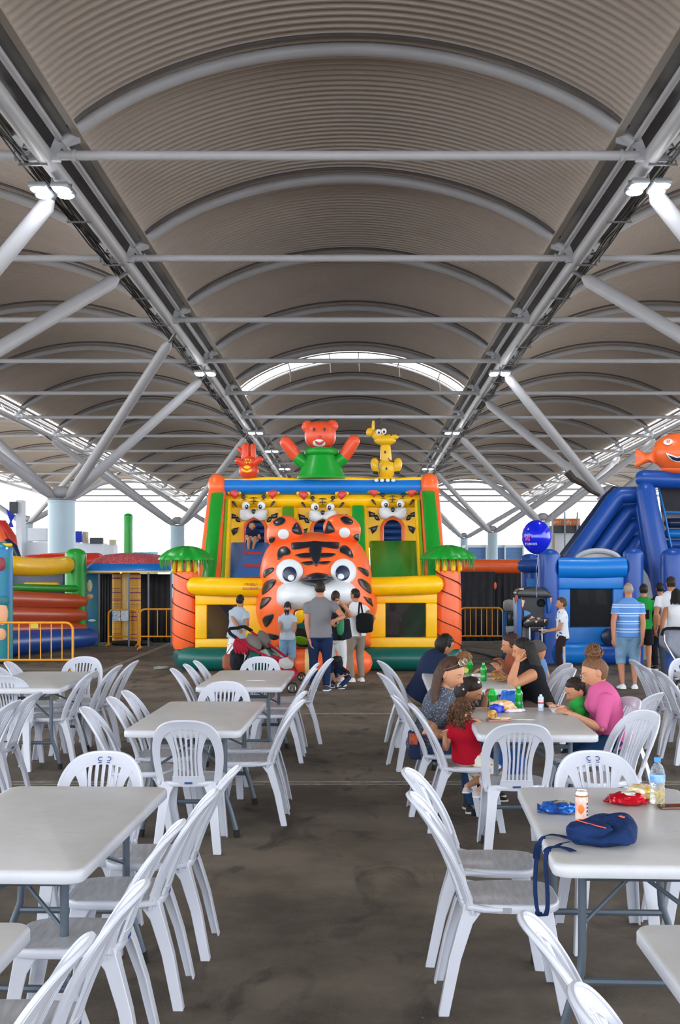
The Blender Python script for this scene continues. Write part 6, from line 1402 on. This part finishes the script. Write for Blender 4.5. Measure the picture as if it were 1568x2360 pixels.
# -------- strollers
M_sred = cloth('stroller_red', '#a01f33'); M_sgrey = cloth('stroller_grey', '#77706c'); M_sblack = cloth('stroller_black', '#1d1d20'); M_pad = cloth('stroller_pad', '#a9a8a4')
def wheel(t, c, r, w_=.03):
    w = MB(); w.path([c+Vector((r*math.cos(a)*.96, r*math.sin(a)*.28, r*math.sin(a))) for a in np.linspace(0, 6.28, 21)[:-1]], r*.20, 8, loop=True); wo = w.build('wheel', M_cap, t)
    w = MB(); w.path([c+Vector((r*.72*math.cos(a)*.96, -.012+r*.72*math.sin(a)*.28, r*.72*math.sin(a))) for a in np.linspace(0, 6.28, 21)[:-1]], r*.05, 6, loop=True)
    for k in range(3):
        a = 2.1*k+.4; w.path([c+Vector((0, -.01, 0)), c+Vector((r*.72*math.cos(a), -.01, r*.72*math.sin(a)))], r*.07, 6)
    w.build('rim', M_silver, wo)
s8 = lambda x, y: (505+x/8.04, 1430+y/8.04)
def sp(x, y, d): return P(*s8(x, y), d)
st = empty('twin_stroller', 'red and grey twin stroller with black handlebar parked before the castle', 'stroller', (X(620, 17.6), 17.6, 0))
def tb(name, pts, r, m, n=8, **k): b = MB(); b.path(pts, r, n, **k); return b.build(name, m, st)
tb('handlebar', [sp(330, 330, 17.7), sp(215, 250, 17.75), sp(180, 190, 17.8), sp(210, 150, 17.85), sp(350, 140, 17.95), sp(400, 120, 18), sp(480, 115, 18.05), sp(600, 190, 18.1)], .026, M_sblack, round_end=True)
for off, d in ((0, 17.55), (330, 18.0)):
    tb('side_frame', [sp(330+off*.8, 320-off*.35, d), sp(600+off*.9, 520-off*.3, d), sp(1000+off*.8, 720-off*.1, d-.1), sp(1380+off*.2, 960, d-.25)], .018, M_sred)
    tb('rear_leg', [sp(560+off*.8, 560-off*.3, d), sp(430+off*.8, 900, d)], .016, M_sblack)
for i, (x0, y0, x1, y1) in enumerate(((430, 230, 800, 560), (640, 165, 980, 520))):
    d = 17.75+.35*i
    b = MB(); rs = []
    for f in np.linspace(0, 1, 9):
        cx = x0+60+(x1-x0-120)*f; cy = y0+90+(y1-y0-120)*f; w_ = .105*math.sin(math.pi*(.22+.6*f)); rs.append([sp(cx, cy, d)+Vector((w_*.7*math.cos(a), .16*math.sin(a)*math.sin(math.pi*(.2+.6*f)), w_*math.cos(a)*.8+.02*math.sin(2*a))) for a in np.linspace(0, 6.28, 17)[:-1]])
    b.rings(rs); b.build('hood', M_sgrey, st)
    b = MB(); q = [sp(x0+90, y0+200, d), sp(x1-30, y0+360, d), sp(x1+120, y1+130, d-.1), sp(x0+330, y1+60, d-.1)]; b.add([tuple(v+Vector((0, o, 0))) for o in (0, .22) for v in q], [(0, 1, 2, 3), (7, 6, 5, 4), (0, 4, 5, 1), (1, 5, 6, 2), (2, 6, 7, 3), (3, 7, 4, 0)]); b.build('seat_shell', M_sblack, st, bevel=.03)
    b = MB(); q = [sp(x0+300, y1+10, d-.03), sp(x0+430, y1-30, d-.03), sp(x0+530, y1+120, d-.08), sp(x0+400, y1+150, d-.08)]; b.add([tuple(v+Vector((0, o, 0))) for o in (0, .15) for v in q], [(0, 1, 2, 3), (7, 6, 5, 4), (0, 4, 5, 1), (1, 5, 6, 2), (2, 6, 7, 3), (3, 7, 4, 0)]); b.build('seat_pad', M_pad, st, bevel=.02)
for k in range(5): tb('folded_canopy', [sp(320+k*35, 340, 17.6), sp(300+k*50, 470, 17.58), sp(320+k*60, 600+12*k, 17.6)], [.02, .035, .015], M_sred)
b = MB(); b.path([sp(1150, 790, 17.35), sp(1250, 790, 17.3), sp(1340, 830, 17.25)], [.035, .05, .03], 10, round_end=True, flat=1.8); b.build('footrest_pad', M_pad, st)
b = MB(); q = [sp(980, 640, 17.5), sp(1150, 700, 17.5), sp(1480, 1000, 17.25), sp(1300, 1140, 17.25), sp(1100, 960, 17.4)]; b.add([tuple(v+Vector((0, o, 0))) for o in (0, .2) for v in q], [(0, 1, 2, 3, 4), (9, 8, 7, 6, 5)]+[(k, k+5, (k+1) % 5+5, (k+1) % 5) for k in range(5)]); b.build('leg_section', M_sred, st, bevel=.02)
crumple(sp(330, 720, 17.9), .10, .16, .17, 70, amp=.08).build('storage_basket', cloth('stroller_basket', '#23242b'), st)
wheel(st, sp(1360, 1250, 17.25), .072); wheel(st, sp(1530, 1040, 17.9), .055); wheel(st, Vector((sp(430, 900, 17.6).x, 17.6, .08)), .075); wheel(st, Vector((sp(480, 900, 18.1).x, 18.1, .08)), .075)
s15 = lambda x, y, d: P(1470+x/14.755, 1420+y/14.755, d)
gs = empty('grey_stroller', 'grey fabric stroller with curved black handle at the right edge', 'stroller', (X(1580, 17.4), 17.4, 0)); st = gs
tb('handlebar', [s15(830, 620, 17.3), s15(870, 480, 17.3), s15(980, 420, 17.3), s15(1240, 410, 17.3), s15(1600, 420, 17.3), s15(2200, 420, 17.3)], .022, M_sblack, round_end=True)
tb('side_frame', [s15(900, 620, 17.35), s15(910, 850, 17.35), s15(1000, 1040, 17.35), s15(1300, 1500, 17.3), s15(1420, 1900, 17.2)], .014, M_silver)
b = MB(); q = [s15(1000, 480, 17.35), s15(2300, 480, 17.35), s15(2300, 1800, 17.25), s15(1420, 1420, 17.3), s15(960, 1040, 17.35)]; b.add([tuple(v+Vector((0, o, 0))) for o in (0, .45) for v in q], [(0, 1, 2, 3, 4), (9, 8, 7, 6, 5)]+[(k, k+5, (k+1) % 5+5, (k+1) % 5) for k in range(5)]); b.build('fabric_body', cloth('stroller_grey_blue', '#8d92a0', var=.2), gs, bevel=.05, seg=3)
wheel(gs, Vector((s15(1500, 1900, 17.3).x, 17.3, .09)), .085); wheel(gs, Vector((s15(2300, 1900, 17.3).x, 17.3, .09)), .085)
# -------- game cabinet
q8 = lambda x, y, d: P(1140+x/8.253, 1330+y/8.253, d)
AD = 21.75; M_cab = mat('cabinet_black', '#25262b', .35, coat=.2); M_cabb = mat('cabinet_blue', '#1a5dad', .4); M_oprint = mat('orange_cabinet_print', '#e0832f', .45, col2='#e9dcc8', vscale=20)
ac = empty('game_cabinet', 'black arcade game cabinet with orange shapes on its panel beside the blue castle', 'game cabinet', (X(1235, AD), AD, 0))
def poly3(name, pts, d, th, m, bevel=.01): 
    q = [q8(x, y, d) for x, y in pts]; n = len(q); b = MB(); b.add([tuple(v+Vector((0, o, 0))) for o in (0, th) for v in q], [tuple(range(n)), tuple(reversed(range(n, 2*n)))]+[(k, k+n, (k+1) % n+n, (k+1) % n) for k in range(n)]); return b.build(name, m, ac, bevel=bevel, angle=50)
poly3('hood', [(440, 380), (420, 300), (470, 235), (640, 200), (820, 190), (960, 225), (1060, 300), (1115, 385)], AD, .5, M_cab, .02)
poly3('back_panel', [(520, 385), (1060, 385), (1050, 800), (520, 800)], AD+.3, .1, mat('cabinet_screen', '#33343a', .25), 0)
poly3('control_deck', [(540, 870), (620, 760), (1050, 790), (1020, 860), (950, 950), (560, 960)], AD-.02, .35, M_cab, .02); poly3('lower_body', [(520, 930), (700, 940), (700, 1700), (520, 1700)], AD+.05, .5, M_cab, .01); poly3('lower_body', [(700, 950), (980, 930), (960, 1040), (700, 1040)], AD+.05, .4, M_cab)
poly3('side_panel', [(430, 400), (520, 420), (520, 1700), (470, 1700)], AD-.03, .6, M_cabb, .01); poly3('side_panel', [(1000, 385), (1110, 385), (1080, 640), (1020, 700)], AD+.1, .5, M_cabb, .01)
b = MB(); b.path([q8(888+60*math.cos(a), 490+60*math.sin(a), AD+.28) for a in np.linspace(0, 6.28, 22)[:-1]], .02, 6, loop=True); b.ell(q8(888, 490, AD+.29), (.055, .01, .055)); b.build('round_hole', M_cap, ac)
poly3('blue_fin', [(565, 630), (640, 650), (702, 688), (640, 725), (565, 750)], AD+.26, .02, mat('fin_blue', '#4b93d8', .4, col2='#6fb0e8', vscale=60), 0)
for pts in ([(660, 800), (710, 740), (775, 775)], [(810, 770), (890, 775), (830, 815)], [(765, 835), (830, 828), (795, 880)], [(950, 800), (990, 800), (950, 870)], [(590, 860), (640, 800), (675, 830)]): poly3('orange_print', pts, AD-.045, .012, M_oprint, 0)
poly3('orange_print', [(520, 430), (580, 445), (545, 580), (525, 570)], AD-.05, .012, M_oprint, 0); poly3('orange_print', [(385, 420), (400, 340), (440, 340), (455, 380), (400, 520)], AD-.05, .05, mat('orange_flame', '#d8571f', .5, col2='#7d2c14', vscale=20), .01); poly3('orange_print', [(470, 220), (560, 215), (560, 235), (475, 240)], AD-.02, .02, M_oprint, 0)
poly3('orange_print', [(1055, 385), (1095, 385), (1085, 470), (1070, 500)], AD+.08, .01, mat('pink_print2', '#d9a09a', .5), 0)
for x in (670, 905): b = MB(); b.tube(q8(x, 960, AD-.1), Vector((q8(x, 960, AD-.1).x, AD-.1, 0)), .014, n=8); b.build('chrome_leg', M_silver, ac)
b = MB(); b.path([q8(665, 960, AD-.1), q8(900, 962, AD-.1)], .012, 8); b.build('chrome_rail', M_silver, ac)
ab = empty('blue_frame_rack', 'blue post with grey sack and white tray left of the game cabinet', 'rack', (X(1172, 24), 24, 0)); ac = ab
poly3('blue_post', [(160, 640), (245, 650), (240, 1640), (160, 1640)], 24, .12, mat('post_blue', '#1d5fa8', .5, col2='#2f7f9f', vscale=20), .01); poly3('blue_post', [(430, 520), (500, 520), (500, 1640), (470, 1640)], 24, .12, M_cabb, .01)
crumple(q8(280, 540, 23.95), .12, .1, .115, 80, 0, amp=.05).build('grey_sack', cloth('grey_sack', '#b4b3b2'), ab); crumple(q8(400, 770, 23.9), .055, .05, .05, 81, 0, amp=.03).build('round_pad', cloth('round_pad', '#9a9894'), ab)
poly3('white_tray', [(225, 940), (440, 930), (440, 1000), (320, 1050), (230, 1050)], 23.9, .12, mat('white_tray', '#c9cbd0', .5), .01); poly3('dark_body', [(250, 680), (440, 660), (440, 920), (250, 920)], 24.02, .2, M_cab, .01); poly3('white_leg', [(230, 1050), (270, 1050), (270, 1310), (235, 1310)], 23.95, .04, MATS['white_tray'], 0)
b = MB(); c0 = q8(235, 1355, 24); b.path([c0+Vector((.05*math.cos(a), 0, .05*math.sin(a))) for a in np.linspace(0, 6.28, 17)[:-1]], .015, 6, loop=True); b.build('caster', M_cap, ab)
# -------- floor odds and ends
b = MB(); b.path([P(x, y, FPX*CAMH/(y-YH))+Vector((0, 0, .02)) for x, y in ((1076, 1500), (1110, 1508), (1150, 1519), (1190, 1526), (1230, 1528))], .02, 8); single(b, 'air_hose', mat('navy_hose', '#26304a', .6), 'dark blue hose on the floor right of the castle', 'hose')
c = floorP(372, 1543); single(crumple(c+Vector((0, 0, .03)), .13, .07, .03, 90, 0, base=.002), 'sandbag', mat('grey_sandbag', '#8f8f8a', .8), 'pale sandbag on the floor left of the castle base', 'sandbag')
c = floorP(896, 1556); single(crumple(c+Vector((0, 0, .03)), .05, .03, .03, 91, 0, base=.002), 'anchor_weight', V_wh, 'small white anchor weight at the castle base right of the entrance', 'weight')
c = floorP(560, 1545); 
c = floorP(302, 1487); single(crumple(c+Vector((0, 0, .05)), .45, .2, .06, 92, 0, base=.002), 'folded_tarp', M_curtain, 'black folded tarp under the canopy stall', 'tarp')
b = MB(); b.path([P(x, y, 45) for x, y in ((1308, 1088), (1322, 1104), (1345, 1116), (1362, 1132), (1382, 1141))], [.28, .26, .2, .16, .1], 9, flat=.5); single(b, 'sagging_fabric', cloth('dark_fabric', '#4c4540'), 'dark fabric roll sagging between the roof struts above the slide', 'fabric')
# -------- far background, overexposed outside
M_far = mat('far_white_wall', '#d9dde4', .8); M_farg = mat('far_grey_band', '#8f959f', .7); M_farb = mat('far_blue_wall', '#5f8cc4', .6); M_farn = mat('far_dark_band', '#474950', .7)
def farbox(nm, x0, x1, y0, y1, d, m, par, th=1.0): 
    b = MB(); b.box(((X(x0, d)+X(x1, d))/2, d+th/2, (Z(y0, d)+max(Z(y1, d), 0))/2), (X(x1, d)-X(x0, d), th, Z(y0, d)-max(Z(y1, d), 0))); return b.build(nm, m, par, smooth=False)
fw = empty('blue_shed', 'long low blue shed far beyond the orange tube', 'building', (X(1140, 95), 95, 0))
farbox('wall', 1078, 1208, 1262, 1400, 95, M_farb, fw, 3); farbox('roof_edge', 1074, 1212, 1256, 1262, 94.8, M_far, fw, 3.4)
for x in (1078, 1122, 1165, 1207): farbox('pillar', x-1.5, x+1.5, 1256, 1400, 94.6, M_far, fw, .3)
for y in (1270, 1278, 1286): farbox('wall_groove', 1080, 1206, y, y+1, 94.9, M_farg, fw, .2)
sh_ = empty('shop_front', 'distant shop front with orange sign between the balloon and the slide', 'building', (X(1305, 62), 62, 0))
farbox('wall', 1262, 1345, 1228, 1400, 62, M_far, sh_, 3); farbox('sign_board', 1274, 1338, 1195, 1211, 61.6, mat('orange_sign', '#dd7a44', .6), sh_, .4); farbox('dark_canopy', 1274, 1345, 1211, 1228, 61.5, M_farn, sh_, 1); 
for x in (1275, 1303, 1332): farbox('post', x-1.2, x+1.2, 1180, 1400, 61.3, M_farg, sh_, .2)
farbox('door_frame', 1276, 1279, 1232, 1400, 61.8, mat('tan_frame', '#b98c70', .6), sh_, .1)
text('wol ridly lor', .27, (X(1306, 61.5), 61.55, Z(1203, 61.6)), (R(90), 0, 0), mat('sign_cream', '#f0d9bd', .6), 'sign_letters', sh_, .02)
tb_ = empty('terminal_building', 'pale banded building far behind the whole canopy', 'building', (0, 150, 0))
b = MB(); b.box((0, 152, 2.6), (130, 3, 5.2)); b.build('wall', M_far, tb_, smooth=False)
for z in (3.2, 5.0, 6.4, 7.8): b = MB(); b.box((0, 150, z), (130, .3, .18)); b.build('louvre', M_farg, tb_, smooth=False)
for x in range(-60, 61, 8): b = MB(); b.box((x, 150.1, 4.1), (.25, .25, 8.2)); b.build('mullion', M_farg, tb_, smooth=False)
ko = empty('white_kiosk', 'white kiosk and counter left of the thick pale column', 'kiosk', (X(90, 50), 50, 0))
farbox('cabin', 64, 106, 1217, 1246, 50, M_far, ko, 2); farbox('counter', 52, 172, 1249, 1450, 49, M_far, ko, 1); farbox('tower', 36, 50, 1152, 1450, 48.5, M_far, ko, .6); farbox('speaker_box', 21, 38, 1156, 1183, 48.3, M_farn, ko, .5)
b = MB()
for k in range(7): b.tube(P(15+k*3, 1175+k*2, 48), P(30-k*2, 1215, 48), .035, n=4)
o = b.build('blue_lattice', mat('lattice_blue', '#2a3fbf', .5), ko); o['kind'] = 'stuff'
bo = empty('ticket_counter', 'white counter with monitor and boxes right of the thick pale column', 'counter', (X(215, 48), 48, 0))
farbox('counter', 172, 236, 1252, 1450, 48, M_far, bo, 1); farbox('monitor', 207, 235, 1239, 1253, 47.8, M_farn, bo, .3); farbox('tan_box', 190, 199, 1225, 1252, 47.9, mat('tan_box', '#c3b899', .7), bo, .4); farbox('glass_case', 238, 262, 1255, 1450, 46.5, M_far, bo, .8); farbox('pale_box', 252, 264, 1244, 1255, 46.4, mat('tan_box', '#c3b899'), bo, .4)
b = MB()
for k in range(8): b.tube(P(174+k*2, 1224, 47.7), P(176+k*1.8, 1250, 47.7), .03, n=4)
o = b.build('blue_rack', mat('lattice_blue', '#2a3fbf'), bo); o['kind'] = 'stuff'
nf = farbox('turquoise_fence', 308, 362, 1272, 1450, 60, mat('turquoise_net', '#6fb3cf', .6, col2='#a8d3e2', vscale=3), None, .3); tag(nf, 'turquoise netted fence far behind the canopy stall', 'fence')
